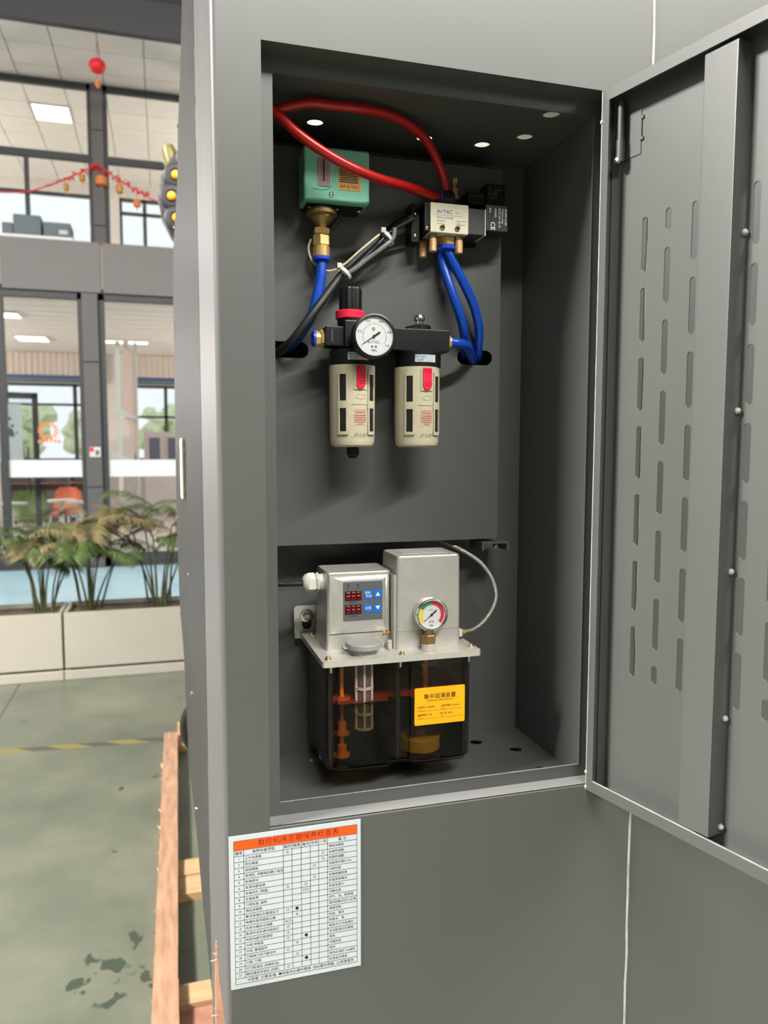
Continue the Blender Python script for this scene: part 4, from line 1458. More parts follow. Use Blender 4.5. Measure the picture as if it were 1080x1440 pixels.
def bowl(x, r, drain):
    z0, z1 = 1.5003, 1.5780
    o = MB().lathe((x, AY, z0), (0, 0, 1), [(0.0, 0), (r*0.80, 0.0), (r*0.92, 0.0018), (r*0.97, 0.006), (r*0.985, 0.03), (r, z1-z0)], 48).build('bowl', BOWL, t)

    def patch(name, m, a0, a1, za, zb, off, thick, mm=None):
        """curved plate following the bowl surface between two angles (0 = straight at the viewer)"""
        rings = []
        for k in range(7):
            a = a0+(a1-a0)*k/6
            s, c = math.sin(a), -math.cos(a)
            ra, rb = r*0.985+off+thick, r*0.975+off-0.001
            rings.append([(x+ra*s, AY+ra*c, za), (x+ra*s, AY+ra*c, zb), (x+rb*s, AY+rb*c, zb), (x+rb*s, AY+rb*c, za)])
        return MB().loft(rings).build(name, m, o)
    for a in (-0.62, 0.72):
        patch('sight_slot', HOLE, a-0.17, a+0.13, 1.5440, 1.5690, 0.0, 0.0006)
        patch('sight_slot', HOLE, a-0.17, a+0.13, 1.5150, 1.5370, 0.0, 0.0006)
        for (aa, ab, za, zb) in ((a-0.24, a-0.17, 1.512, 1.572), (a+0.13, a+0.20, 1.512, 1.572), (a-0.24, a+0.20, 1.569, 1.572), (a-0.24, a+0.20, 1.512, 1.515), (a-0.26, a+0.22, 1.5370, 1.5440)):
            patch('slot_rim', BOWL, aa, ab, za, zb, 0.0002, 0.0012)
    patch('central_rib', BOWL, -0.24, 0.50, 1.5405, 1.5414, 0, 0.0006)
    patch('tab_surround', BOWL, -0.15, 0.42, 1.5545, 1.5765, 0.0002, 0.0009)
    patch('release_tab', PINK, -0.06, 0.32, 1.5590, 1.5765, 0.0012, 0.0014)
    pr_ = MB().lathe((x+r*math.sin(0.13), AY-r*math.cos(0.13)-0.0010, 1.5592), (math.sin(0.13), -math.cos(0.13), 0), [(0.0042, -0.001), (0.0042, 0.0009), (0.0036, 0.0013), (0, 0.0013)], 20)
    pr_.build('release_tab', PINK, o)
    for z in (1.5745, 1.5725, 1.5620, 1.5600):
        patch('tab_ridge', CRIMSON, -0.03, 0.29, z, z+0.0005, 0.002, 0.0012)
    # embossed oval, red warning print, date code
    def wrap(q, z, h, w, ac, n=8):
        rr = r*0.99+0.0007
        for k in range(n):
            a = ac+(w/r)*(-0.5+k/n)
            b_ = ac+(w/r)*(-0.5+(k+1)/n)
            q.poly([(x+rr*math.sin(a), AY-rr*math.cos(a), z), (x+rr*math.sin(b_), AY-rr*math.cos(b_), z), (x+rr*math.sin(b_), AY-rr*math.cos(b_), z+h), (x+rr*math.sin(a), AY-rr*math.cos(a), z+h)])
    q = MB()
    q.tube([(x+(r+0.0002)*math.sin(0.14+0.22*math.cos(2*PI*k/16)), AY-(r-0.0001)*math.cos(0.14+0.22*math.cos(2*PI*k/16)), 1.5480+0.0022*math.sin(2*PI*k/16)) for k in range(17)], 0.0003, 5, 2)
    q.build('embossed_oval', BOWL, o)
    q = MB()
    for k, z in enumerate((1.5355, 1.5330, 1.5305, 1.5285, 1.5265, 1.5245, 1.5225)):
        wrap(q, z, 0.0006 if k else 0.0003, (0.0125, 0.0105, 0.0125, 0.0122, 0.0125, 0.012, 0.006)[k], 0.13)
    wrap(q, 1.5212, 0.0002, 0.0140, 0.13)
    wrap(q, 1.5348, 0.0002, 0.0140, 0.13)
    q.build('warning_print', INKR, o)
    ct = 0.10
    T = Matrix.Translation((x+(r*0.985+0.0012)*math.sin(ct), AY-(r*0.985+0.0012)*math.cos(ct), 1.5118)) @ Matrix.Rotation(ct, 4, 'Z') @ Matrix.Rotation(PI/2, 4, 'X')
    MB().text([('37-C-M', 0, 0, 0.0040, 'CENTER')], T).build('date_code', INK, o)
    if drain:
        d_ = MB().cyl((x+0.0006, AY, 1.5003), (x+0.0006, AY, 1.4920), 0.0060, b=0.0008)
        d_.cyl((x+0.0006, AY, 1.4920), (x+0.0006, AY, 1.4895), 0.004)
        d_.build('drain_cock', BLACK, o)


bowl(AX, 0.0223, True)
bowl(0.2443, 0.0223, False)
# collar labels
for (x, a, rr) in ((AX, 0.0, 0.0222), (0.2458, -0.05, 0.0226)):
    q = MB()
    for k in range(8):
        a0, a1 = a-0.42+0.95*k/8, a-0.42+0.95*(k+1)/8
        q.poly([(x+rr*math.sin(a0), AY-rr*math.cos(a0), 1.5822), (x+rr*math.sin(a1), AY-rr*math.cos(a1), 1.5822), (x+rr*math.sin(a1), AY-rr*math.cos(a1), 1.5892), (x+rr*math.sin(a0), AY-rr*math.cos(a0), 1.5892)])
    lb = q.build('collar_label', PAPER, t)
    TT = lambda an: Matrix.Translation((x+(rr+0.0003)*math.sin(an), AY-(rr+0.0003)*math.cos(an), 0)) @ Matrix.Rotation(an, 4, 'Z') @ Matrix.Rotation(PI/2, 4, 'X')
    MB().text([('AirTAC', 0, 1.5872, 0.0036, 'CENTER')], TT(a-0.18)).build('label_maker', INKB, lb)
    MB().text([('BFC2000' if x < 0.2 else 'BL2000', 0, 1.5841, 0.0020, 'CENTER')], TT(a-0.18)).build('label_model', INK, lb)
    q = MB()
    for z in (1.5878, 1.5863, 1.5848, 1.5833):
        q.text([('________', 0, z+0.0008, 0.0018, 'CENTER')], TT(a+0.22))
    q.build('label_lines', INKG, lb)
# oil dome
MB().lathe((0.2464, AY, 1.6195), (0, 0, 1), [(0.0040, 0), (0.0040, 0.0046), (0.0056, 0.0056), (0.0058, 0.0080), (0.0044, 0.0104), (0.0016, 0.0114), (0, 0.0115)], 20).build('sight_dome', CHROME, t)
# ports
q = MB()
q.hexn((0.1502, AY, 1.6030), (0.1462, AY, 1.6030), 0.0088)
q.cyl((0.1462, AY, 1.6030), (0.1440, AY, 1.6030), 0.0068)
q.cyl((0.1440, AY, 1.6030), (0.1415, AY, 1.6030), 0.0078, b=0.0006)
q.build('inlet_fitting', BRASS, t)
MB().lathe((0.1416, AY, 1.6030), (-1, 0, 0), [(0.0072, 0), (0.0078, 0.0006), (0.0078, 0.0018), (0.0068, 0.0026), (0.0036, 0.0026), (0.0036, -0.004), (0, -0.004)], 24).build('inlet_ring', BLUER, t)
q = MB()
q.hexn((0.2744, AY, 1.6045), (0.2776, AY, 1.6045), 0.0078)
q.cyl((0.2776, AY, 1.6045), (0.2790, AY, 1.6045), 0.0066)
q.build('outlet_fitting', BRASS, t)
MB().cyl((0.2789, AY, 1.6045), (0.2803, AY, 1.6045), 0.0070, b=0.0004).build('outlet_ring', BLUER, t)
# gauge
GX, GZ, GY, GR = 0.1891, 1.6018, 0.0205, 0.0205
g = MB().lathe((GX, GY, GZ), (0, 1, 0), [(GR*0.86, 0.003), (GR*0.90, 0.0), (GR*0.985, 0.0006), (GR, 0.002), (GR, 0.011), (GR*0.93, 0.014), (GR*0.93, 0.018), (GR*0.5, 0.022), (0, 0.022)], 48, cap=False).build('pressure_gauge', BLACK, t)
MB().cyl((GX-0.002, 0.042, GZ), (GX-0.004, AY, GZ), 0.0055, n=6).build('gauge_stem', DBRASS, g)
MB().lathe((GX, GY+0.0028, GZ), (0, -1, 0), [(GR*0.87, 0), (0, 0.0001)], 40, cap=False).build('dial', DIAL, g)
MB().lathe((GX, GY+0.0008, GZ), (0, -1, 0), [(GR*0.875, 0), (0, 0.0001)], 40, cap=False).build('lens', GLAZE, g)


def dial_marks(cx, cz, y, R, n, a0, a1, l1, l2, w):
    q = MB()
    for k in range(n+1):
        a = a0+(a1-a0)*k/n
        c, s = math.cos(a), math.sin(a)
        l = l1 if k % 5 == 0 else l2
        q.poly([(cx+R*c-w*s, y, cz+R*s+w*c), (cx+(R-l)*c-w*s, y, cz+(R-l)*s+w*c), (cx+(R-l)*c+w*s, y, cz+(R-l)*s-w*c), (cx+R*c+w*s, y, cz+R*s-w*c)])
    return q


A0, A1 = math.radians(215), math.radians(-35)
q = dial_marks(GX, GZ, GY+0.0025, 0.0118, 50, A0, A1, 0.0018, 0.0009, 0.00010)
its = []
for k, s in enumerate(('0', '0.2', '0.4', '0.6', '0.8', '1.0')):
    a = A0+(A1-A0)*k/5
    if k:
        its.append((s, GX+0.0146*math.cos(a), GZ+0.0146*math.sin(a), 0.0030, 'CENTER'))
its += [('MPa', GX-0.0005, GZ-0.0132, 0.0030, 'CENTER'), ('●  ●', GX-0.0005, GZ-0.0098, 0.0024, 'CENTER'), ('◎', GX-0.001, GZ+0.0062, 0.0036, 'CENTER')]
q.text(its, XZ(GY+0.0025))
q.build('dial_print', INK, g)
MB().text([('AirTAC', GX-0.001, GZ-0.0056, 0.0036, 'CENTER')], XZ(GY+0.0025)).build('dial_maker', INKB, g)


def pointer(cx, cz, y, ang, L, tail, w, parent):
    c, s = math.cos(ang), math.sin(ang)
    P = lambda a, b: (cx+a*c-b*s, y, cz+a*s+b*c)
    q = MB()
    q.poly([P(-tail, -w*2), P(-tail, w*2), P(-tail*0.3, w*2), P(-tail*0.2, w), P(L, w*0.3), P(L, -w*0.3), P(-tail*0.2, -w), P(-tail*0.3, -w*2)], (0, 0.0003, 0))
    q.cyl((cx, y+0.0003, cz), (cx, y-0.0006, cz), w*3.2, n=16)
    q.build('pointer', INK, parent)


pointer(GX-0.0005, GZ-0.0002, GY+0.0018, math.radians(214), 0.0142, 0.0068, 0.00042, g)

# ================================================================ hoses and cables
fit()


def hose(name, pts, r, m, label, cat, n=12, s=1.0, ss=None):
    ss = ss or [s]*len(pts)
    pts = [fitp(p, k) for p, k in zip(pts, ss)]
    o = MB().tube(pts, r, n, 10).build(name, m, None, pts[0])
    return tag(o, label, cat)


hose('air_hose', [(0.0875, 0.074, 1.8075), (0.1060, 0.066, 1.8085), (0.1345, 0.062, 1.8165), (0.1580, 0.061, 1.8222-0.0052), (0.1830, 0.060, 1.8215-0.0045), (0.2080, 0.062, 1.8165), (0.2320, 0.066, 1.8120), (0.2530, 0.070, 1.8010), (0.2660, 0.073, 1.7850), (0.2740, 0.074, 1.7680), (0.2770, 0.074, 1.7535)], 0.0046, RED,
     'upper glossy red air hose arching under the compartment ceiling', 'hose', ss=[0.985, 0.985, 0.985, 0.985, 0.985, 0.99, 1.0, 1.015, 1.03, 1.042, 1.046])
hose('air_hose', [(0.0875, 0.050, 1.8050), (0.1050, 0.050, 1.7985), (0.1230, 0.050, 1.7845), (0.1460, 0.046, 1.7690), (0.1700, 0.045, 1.7580), (0.2000, 0.049, 1.7510), (0.2330, 0.058, 1.7490), (0.2550, 0.066, 1.7475), (0.2700, 0.071, 1.7466)], 0.0046, RED,
     'lower red air hose crossing in front of the teal pressure switch', 'hose', ss=[1, 1, 1, 1.005, 1.01, 1.02, 1.03, 1.04, 1.046])
hose('air_tube', [(0.1532, 0.088, 1.6820), (0.1515, 0.086, 1.6620), (0.1440, 0.086, 1.6320), (0.1345, 0.100, 1.6130), (0.1280, 0.122, 1.6020), (0.1250, 0.145, 1.5960)], 0.0053, BLUE,
     'blue air tube running down from the brass fitting of the pressure switch', 'tube', s=1.0229)
hose('air_tube', [(0.2738, 0.079, 1.6965), (0.2760, 0.080, 1.6850), (0.2870, 0.080, 1.6560), (0.2985, 0.083, 1.6300), (0.3055, 0.092, 1.6130), (0.3175, 0.122, 1.6010), (0.3220, 0.146, 1.5970)], 0.0050, BLUE,
     'left one of the two blue tubes hanging from the silver valve', 'tube', ss=[1.046, 1.044, 1.035, 1.03, 1.03, 1.02, 1.01])
hose('air_tube', [(0.2785, 0.073, 1.6970), (0.2830, 0.073, 1.6880), (0.2990, 0.076, 1.6640), (0.3125, 0.082, 1.6430), (0.3210, 0.090, 1.6230), (0.3270, 0.105, 1.6090), (0.3345, 0.125, 1.5985), (0.3385, 0.148, 1.5950)], 0.0050, BLUE,
     'right one of the two blue tubes hanging from the silver valve', 'tube', ss=[1.046, 1.045, 1.04, 1.035, 1.03, 1.02, 1.01, 1.01])
hose('air_tube', [(0.2795, 0.065, 1.6045), (0.2900, 0.066, 1.6045), (0.3010, 0.074, 1.6030), (0.3110, 0.090, 1.5990), (0.3225, 0.112, 1.5955), (0.3285, 0.126, 1.5935), (0.3310, 0.148, 1.5920)], 0.0050, BLUE,
     'short blue tube curving from the lubricator port into the panel slot', 'tube', ss=[1.0276, 1.0276, 1.025, 1.02, 1.015, 1.01, 1.01])
hose('power_cable', [(0.2460, 0.085, 1.7300), (0.2330, 0.090, 1.7245), (0.2140, 0.092, 1.7085), (0.1900, 0.092, 1.6870), (0.1700, 0.092, 1.6650), (0.1480, 0.096, 1.6350), (0.1300, 0.112, 1.6100), (0.1190, 0.128, 1.5990), (0.1140, 0.146, 1.5960)], 0.0042, BLACKR,
     'thick black cable running diagonally behind the regulator knob', 'cable', ss=[1.025, 1.025, 1.025, 1.025, 1.02, 0.995, 0.98, 0.985, 1.0])
hose('signal_cable', [(0.2450, 0.080, 1.7270), (0.2250, 0.085, 1.7150), (0.2080, 0.084, 1.6990), (0.1890, 0.0845, 1.6800), (0.1760, 0.086, 1.6690), (0.1600, 0.090, 1.6500)], 0.0019, WIREG,
     'thin grey cable tied on top of the black cable', 'cable', s=1.025)
hose('clear_sleeve', [(0.2260, 0.0815, 1.7165), (0.2235, 0.081, 1.7060), (0.2120, 0.081, 1.6955), (0.1980, 0.083, 1.6850), (0.1850, 0.084, 1.6745), (0.1750, 0.086, 1.6690)], 0.0024, WIREC,
     'pale translucent sleeve looping under the tied cables', 'cable', s=1.025)
hose('thin_wire', [(0.1450, 0.099, 1.7040), (0.1425, 0.099, 1.6950), (0.1460, 0.097, 1.6830), (0.1580, 0.094, 1.6740), (0.1680, 0.090, 1.6745), (0.1780, 0.086, 1.6810), (0.1900, 0.082, 1.6920), (0.2100, 0.0805, 1.7090)], 0.0012, BEIGEW,
     'thin beige wire looping from behind the brass fitting to the cable bundle', 'wire', s=1.018)
for (c, d, lb) in (((0.2195, 0.0865, 1.7075), (0.75, 0, 0.66), 'upper white cable tie on the diagonal cable bundle'),
                   ((0.1760, 0.0885, 1.6715), (0.68, 0, 0.73), 'lower white cable tie on the diagonal cable bundle')):
    fit(1.025)
    t = thing('cable_tie', lb, 'cable tie', c, 'white cable ties')
    d = Vector(d).normalized()
    MB().lathe(Vector(c)-d*0.0016, d, [(0.0078, 0), (0.0086, 0), (0.0086, 0.0032), (0.0078, 0.0032), (0.0078, 0)], 20, cap=False).build('band', TIE, t)
    hd_ = Vector(c)+Vector((-d.z, -0.6, d.x)).normalized()*0.0095
    MB().box(hd_.x-0.0024, hd_.x+0.0024, hd_.y-0.002, hd_.y+0.002, hd_.z-0.0024, hd_.z+0.0024, 0.0005).build('head', TIE, t)
    MB().tube([hd_, hd_+Vector((0.004*d.z, -0.001, -0.006))], 0.0008, 5).build('tail', TIE, t)

fit()
# ================================================================ lubrication pump
t = thing('lubrication_pump', 'silver lubrication pump unit on a smoked plastic oil reservoir, bottom of the compartment', 'pump', (0.22, 0.095, 1.17))
PZ = 1.2965


def plan(x0, x1, y0, y1, r, z, gx0=None, gx1=None, gd=0.0):
    """plan outline with rounded corners and a groove in the front"""
    out = []
    for cx, cy, a in ((x1-r, y1-r, 0), (x0+r, y1-r, PI/2), (x0+r, y0+r, PI)):
        out += [(cx+r*math.cos(a+PI/2*k/4), cy+r*math.sin(a+PI/2*k/4), z) for k in range(5)]
    if gx0 is not None:
        out += [(gx0-0.002, y0, z), (gx0, y0+0.002, z), (gx0+0.001, y0+gd, z), (gx1-0.001, y0+gd, z), (gx1, y0+0.002, z), (gx1+0.002, y0, z)]
    cx, cy, a = x1-r, y0+r, 3*PI/2
    out += [(cx+r*math.cos(a+PI/2*k/4), cy+r*math.sin(a+PI/2*k/4), z) for k in range(5)]
    return out




def tank_plan(z, g=0.0):
    """reservoir outline: rounded corners, two front lobes with a groove between, shrunk by g"""
    x0, x1, yf, yl, yb, r = 0.1472+g, 0.2995-g, 0.0505+g, 0.0440+g, 0.150-g, 0.005
    out = []
    for cx, cy, a in ((x1-r, yb-r, 0), (x0+r, yb-r, PI/2), (x0+r, yf+r, PI)):
        out += [(cx+r*math.cos(a+PI/2*k/4), cy+r*math.sin(a+PI/2*k/4), z) for k in range(5)]
    for xa, xb in ((0.1565+g, 0.2145-g), (0.2310+g, 0.2925-g)):
        out += [(xa, yf+0.0005, z), (xa+0.0006, yl+0.0016, z), (xa+0.0026, yl, z), (xb-0.0026, yl, z), (xb-0.0006, yl+0.0016, z), (xb, yf+0.0035 if xb < 0.22 else yf+0.0005, z)]
    cx, cy, a = x1-r, yf+r, 3*PI/2
    out += [(cx+r*math.cos(a+PI/2*k/4), cy+r*math.sin(a+PI/2*k/4), z) for k in range(5)]
    return out


tank = MB().loft([tank_plan(1.1795, 0.006), tank_plan(1.1800, 0.003), tank_plan(1.1825, 0.0005), tank_plan(1.1860, 0.0), tank_plan(1.1875, 0.0), tank_plan(1.2890, 0.0), tank_plan(1.2905, 0.0)], True, False)
ro = tank.build('reservoir', SMOKE, t, ang=50)
md = ro.modifiers.new('wall', 'SOLIDIFY')
md.thickness = 0.002
md.offset = -1
oil = MB().loft([tank_plan(1.1830, 0.0035), tank_plan(1.2490, 0.0030)])
oil.build('oil', OILM, ro)
MB().poly(tank_plan(1.2493, 0.0030)).build('oil_surface', mat('oil_film', (118, 50, 18), 0.35), ro)
q = MB()
for (x, y) in ((0.1525, 0.0555), (0.2228, 0.0570), (0.2945, 0.0555)):
    q.cyl((x, y, 1.2905), (x, y, 1.1830), 0.0030, n=10)
q.build('corner_rib', mat('smoked_rib', (40, 34, 36), 0.12, 0, 0.6), ro)
# cover plate
plate = MB().sheet(rrect(0.1412, 0.3042, 0.0350, 0.1585, 0.003), [], 0.0058, XY(PZ)).build('cover_plate', ALU, t)
br = MB().sheet(rrect(0.1350, 0.1840, 1.2920, 1.3255, 0.004), [slot(0.1492, 1.2985, 1.3205, 0.0105)], 0.0016, XZ(0.1600))
br.box(0.1350, 0.1840, 0.1560, 0.1605, 1.2905, 1.2925)
br.build('wall_bracket', ALU, t)
bo = MB().hexn((0.1490, 0.1615, 1.3148), (0.1490, 0.1540, 1.3148), 0.0046)
bo.lathe((0.1490, 0.1600, 1.3148), (0, -1, 0), [(0.0074, -0.003), (0.0074, 0.0012), (0.0056, 0.0016)], 20)
bo.cyl((0.1490, 0.1540, 1.3148), (0.1490, 0.1500, 1.3148), 0.0026)
bo.build('bracket_bolt', STEEL, t)
scm = MB().lathe((0, 0, 0), (0, 0, 1), [(0.0034, -0.001), (0.0034, 0.0004), (0.0027, 0.0012), (0.0027, 0.0022), (0.0016, 0.0034), (0, 0.0034)], 14).mesh('screw', SCREW)
for (x, y) in ((0.1478, 0.0420), (0.2221, 0.0410), (0.2985, 0.0495), (0.1515, 0.1440), (0.2985, 0.1440)):
    put('screw', scm, t, (x, y, PZ))
nut = MB().lathe((0, 0, 0), (0, 0, -1), [(0.0028, 0), (0.0028, 0.004), (0.0016, 0.0045), (0.0016, 0.009), (0, 0.0092)], 10).mesh('threaded_nut', STEEL)
for (x, y) in ((0.1520, 0.0480), (0.2228, 0.0485), (0.2960, 0.0480)):
    put('threaded_nut', nut, t, (x, y, 1.2907))

# control box: tapering body with recessed bezel
q = MB()
q.loft([plan(0.1528, 0.2200, 0.0730, 0.128, 0.003, PZ), plan(0.1545, 0.2205, 0.0735, 0.1265, 0.003, 1.3740), plan(0.1552, 0.2198, 0.0745, 0.1255, 0.0025, 1.3752)])
cb = q.build('control_box', SILVER, t)
q = MB()
F = 0.0735
O = [(0.1562, 1.3135), (0.2180, 1.3135), (0.2180, 1.3715), (0.1562, 1.3715)]
I = [(0.1680, 1.3255), (0.2105, 1.3255), (0.2105, 1.3672), (0.1680, 1.3672)]
q.loft([[(x, F+0.0004, z) for x, z in O], [(x, F-0.0010, z) for x, z in O], [(x+0.0035*(1 if x < 0.19 else -1), F-0.0012, z+(0.0004 if z < 1.34 else -0.0006)) for x, z in O], [(x, F-0.0055, z) for x, z in I]])
bz = q.build('bezel', SILVER, cb)
q = MB()
q.box(0.1562, 0.2180, F-0.0008, F+0.0002, 1.3127, 1.3133)
q.box(0.2186, 0.2192, F-0.0006, F+0.0002, 1.3127, 1.3720)
q.build('bezel_gap', HOLE, cb)
ov = MB().sheet(rrect(0.1690, 0.2098, 1.3268, 1.3662, 0.0008), [], 0.0006, XZ(F-0.0058)).build('display_overlay', PANEL, cb)
SEG = [((0, 1), (1, 1)), ((1, 1), (1, 0)), ((1, 0), (1, -1)), ((1, -1), (0, -1)), ((0, -1), (0, 0)), ((0, 0), (0, 1)), ((0, 0), (1, 0))]
for z in (1.3522, 1.3384):
    MB().sheet(rrect(0.1708, 0.1880, z-0.0048, z+0.0048, 0.0004), [], 0.0004, XZ(F-0.0061)).build('digit_display', LEDOFF, cb)
    q = MB()
    for d_ in range(3):
        x0 = 0.1726+0.0054*d_
        for (a, b_) in SEG:
            pa, pb = (x0+0.0030*a[0], z+0.0034*a[1]), (x0+0.0030*b_[0], z+0.0034*b_[1])
            q.tube([(pa[0], F-0.0066, pa[1]), (pb[0], F-0.0066, pb[1])], 0.00035, 5)
    q.build('digit_segments', LEDSEG, cb)
for (x, z, s) in ((0.1946, 1.3530, '强制\n排油'), (0.2046, 1.3527, '▲'), (0.1946, 1.3390, '设置'), (0.2046, 1.3388, '▼')):
    MB().sheet(rrect(x-0.0041, x+0.0041, z-0.0043, z+0.0043, 0.0005), [], 0.0006, XZ(F-0.0063)).build('key', KEY, cb)
    if '\n' in s:
        its = [(s.split('\n')[0], x-0.0007, z+0.0016, 0.0030, 'CENTER'), (s.split('\n')[1], x+0.0007, z-0.0018, 0.0030, 'CENTER')]
    else:
        its = [(s, x, z, 0.0052 if len(s) == 1 else 0.0034, 'CENTER')]
    MB().text(its, XZ(F-0.0067)).build('key_print', INKW, cb)
MB().text([('●', 0.1743, 1.3628, 0.0022, 'CENTER'), ('●', 0.1842, 1.3630, 0.0022, 'CENTER'), ('RUN', 0.1743, 1.3602, 0.0015, 'CENTER'), ('ALM', 0.1842, 1.3604, 0.0015, 'CENTER'),
           ('间隙时间 M', 0.1794, 1.3456, 0.0019, 'CENTER'), ('工作时间 S', 0.1794, 1.3317, 0.0019, 'CENTER')], XZ(F-0.0062)).build('overlay_print', INK, cb)
# cable gland
q = MB()
q.cyl((0.1550, 0.095, 1.3625), (0.1495, 0.095, 1.3625), 0.0088, b=0.0005)
q.hexn((0.1495, 0.095, 1.3625), (0.1465, 0.095, 1.3625), 0.0108)
q.hexn((0.1460, 0.095, 1.3625), (0.1375, 0.095, 1.3625), 0.0104)
q.lathe((0.1378, 0.095, 1.3625), (-1, 0, 0), [(0.0098, 0), (0.0090, 0.002), (0.0060, 0.0045), (0.0035, 0.0048)], 24)
q.build('cable_gland', WHITE, cb)
hose('electric_cable', [(0.1365, 0.095, 1.3625), (0.1250, 0.097, 1.3620), (0.1100, 0.102, 1.3615), (0.0895, 0.106, 1.3625)], 0.0026, BLACKR, 'black power cord entering the white gland of the pump control box', 'cable')

# motor housing: tall rounded box leaning back slightly, lower band
q = MB()
q.loft([plan(0.2212, 0.2912, 0.0585, 0.118, 0.004, PZ), plan(0.2214, 0.2910, 0.0586, 0.117, 0.004, 1.3145)])
mb2 = q.build('pump_base', SILVER, t)
q = MB()
q.loft([plan(0.2216, 0.2908, 0.0588, 0.117, 0.004, 1.3148), plan(0.2224, 0.2902, 0.0590, 0.113, 0.004, 1.3885), plan(0.2232, 0.2894, 0.0602, 0.1115, 0.0035, 1.3910), plan(0.2248, 0.2878, 0.0625, 0.1095, 0.003, 1.3918)])
mh = q.build('motor_housing', SILVER, t)
MB().sheet(rrect(0.2330, 0.2800, 0.070, 0.104, 0.002), [], 0.0004, XY(1.3922)).build('top_plate', ALU, mh)
q = MB()
q.box(0.2196, 0.2226, 0.0615, 0.090, PZ, 1.372, 0.001)
q.build('side_flange', SILVER, t)
q = MB()
q.box(0.2135, 0.2185, 0.062, 0.0680, PZ, 1.3055, 0.0006)
q.cyl((0.2150, 0.0615, 1.3020), (0.2150, 0.058, 1.3020), 0.0022)
q.build('vent_block', ALU, t)
q = MB()
for (x, z) in ((0.2128, 1.3120), (0.2172, 1.3115)):
    q.lathe((x, 0.0722, z), (0, -1, 0), [(0.0018, -0.001), (0.0018, 0.001), (0, 0.0018)], 10)
q.build('small_screws', BRONZE, t)
# gauge in front of the motor housing
HX, HZ, HY, HR = 0.2552, 1.3330, 0.0450, 0.0175
g = MB().lathe((HX, HY, HZ), (0, 1, 0), [(HR*0.80, 0.0030), (HR*0.83, 0.0004), (HR*0.90, 0.0), (HR*0.96, 0.001), (HR*0.98, 0.003), (HR, 0.0035), (HR, 0.0050), (HR*0.95, 0.006), (HR*0.95, 0.0120), (HR*0.7, 0.0135), (0, 0.0135)], 48, cap=False).build('oil_gauge', CHROME, t)
MB().lathe((HX, HY+0.0028, HZ), (0, -1, 0), [(HR*0.81, 0), (0, 0.0001)], 40, cap=False).build('dial', DIAL, g)
MB().lathe((HX, HY+0.0006, HZ), (0, -1, 0), [(HR*0.82, 0), (0, 0.0001)], 40, cap=False).build('lens', GLAZE, g)


def sector(m, a0, a1, name):
    q = MB()
    n = 8
    for k in range(n):
        a, b_ = math.radians(a0+(a1-a0)*k/n), math.radians(a0+(a1-a0)*(k+1)/n)
        q.poly([(HX+0.0134*math.cos(a), HY+0.0025, HZ+0.0134*math.sin(a)), (HX+0.0100*math.cos(a), HY+0.0025, HZ+0.0100*math.sin(a)), (HX+0.0100*math.cos(b_), HY+0.0025, HZ+0.0100*math.sin(b_)), (HX+0.0134*math.cos(b_), HY+0.0025, HZ+0.0134*math.sin(b_))])
    q.build(name, m, g)


sector(GOLDY, 222, 150, 'yellow_arc')
sector(GREEN, 150, 88, 'green_arc')
sector(CRIMSON, 88, -42, 'red_arc')
q = dial_marks(HX, HZ, HY+0.0023, 0.0098, 30, math.radians(222), math.radians(-42), 0.0016, 0.0009, 0.00008)
q.text([('0-4', HX, HZ-0.0072, 0.0034, 'CENTER'), ('MPa', HX, HZ-0.0112, 0.0024, 'CENTER'), ('kgf/cm²', HX, HZ+0.0050, 0.0018, 'CENTER')], XZ(HY+0.0023))
q.build('dial_print', INK, g)
pointer(HX, HZ, HY+0.0018, math.radians(219), 0.0108, 0.0066, 0.0004, g)
q = MB()
q.cyl((0.2535, 0.0510, 1.3175), (0.2535, 0.0510, 1.3120), 0.0048)
q.hexn((0.2535, 0.0510, 1.3125), (0.2535, 0.0510, 1.3030), 0.0078, 0.5)
q.build('gauge_fitting', DBRASS, g)
MB().cyl((0.2535, 0.0510, PZ), (0.2535, 0.0510, 1.3032), 0.0078, 0.0070, b=0.0005).build('gauge_boss', ALU, t)

# filler cap and strainer
CX, CY = 0.1868, 0.0550
q = MB()
q.lathe((CX, CY, PZ), (0, 0, 1), [(0.0125, 0), (0.0125, 0.0035), (0.0138, 0.0038), (0.0138, 0.0055), (0.0172, 0.0062), (0.0178, 0.0072), (0.0178, 0.0110), (0.0170, 0.0120), (0, 0.0124)], 40)
q.box(CX-0.0215, CX-0.014, CY-0.004, CY+0.004, PZ+0.0065, PZ+0.0085, 0.0005)
q.box(CX+0.014, CX+0.0205, CY-0.003, CY+0.003, PZ+0.0060, PZ+0.0090, 0.0005)
q.build('filler_cap', CAPG, t)
SXc, SYc = 0.1876, 0.0585
q = MB()
for z in (1.2875, 1.2605, 1.2345):
    q.lathe((SXc, SYc, z), (0, 0, 1), [(0.0085, 0), (0.0098, 0), (0.0098, 0.0026), (0.0085, 0.0026), (0.0085, 0)], 28, cap=False)
q.lathe((SXc, SYc, 1.2190), (0, 0, 1), [(0.0085, 0), (0.0096, 0.0006), (0.0096, 0.0026), (0.0085, 0.0026), (0, 0.0022)], 28)
for k in range(6):
    a = 2*PI*k/6+0.35
    x, y = SXc+0.0090*math.cos(a), SYc+0.0090*math.sin(a)
    q.box(x-0.0010, x+0.0010, y-0.0010, y+0.0010, 1.2200, 1.2900)
sn = q.build('strainer', CAGE, t)
MB().cyl((SXc, SYc, 1.221), (SXc, SYc, 1.290), 0.0080, n=24).build('strainer_mesh', MESHG, sn)
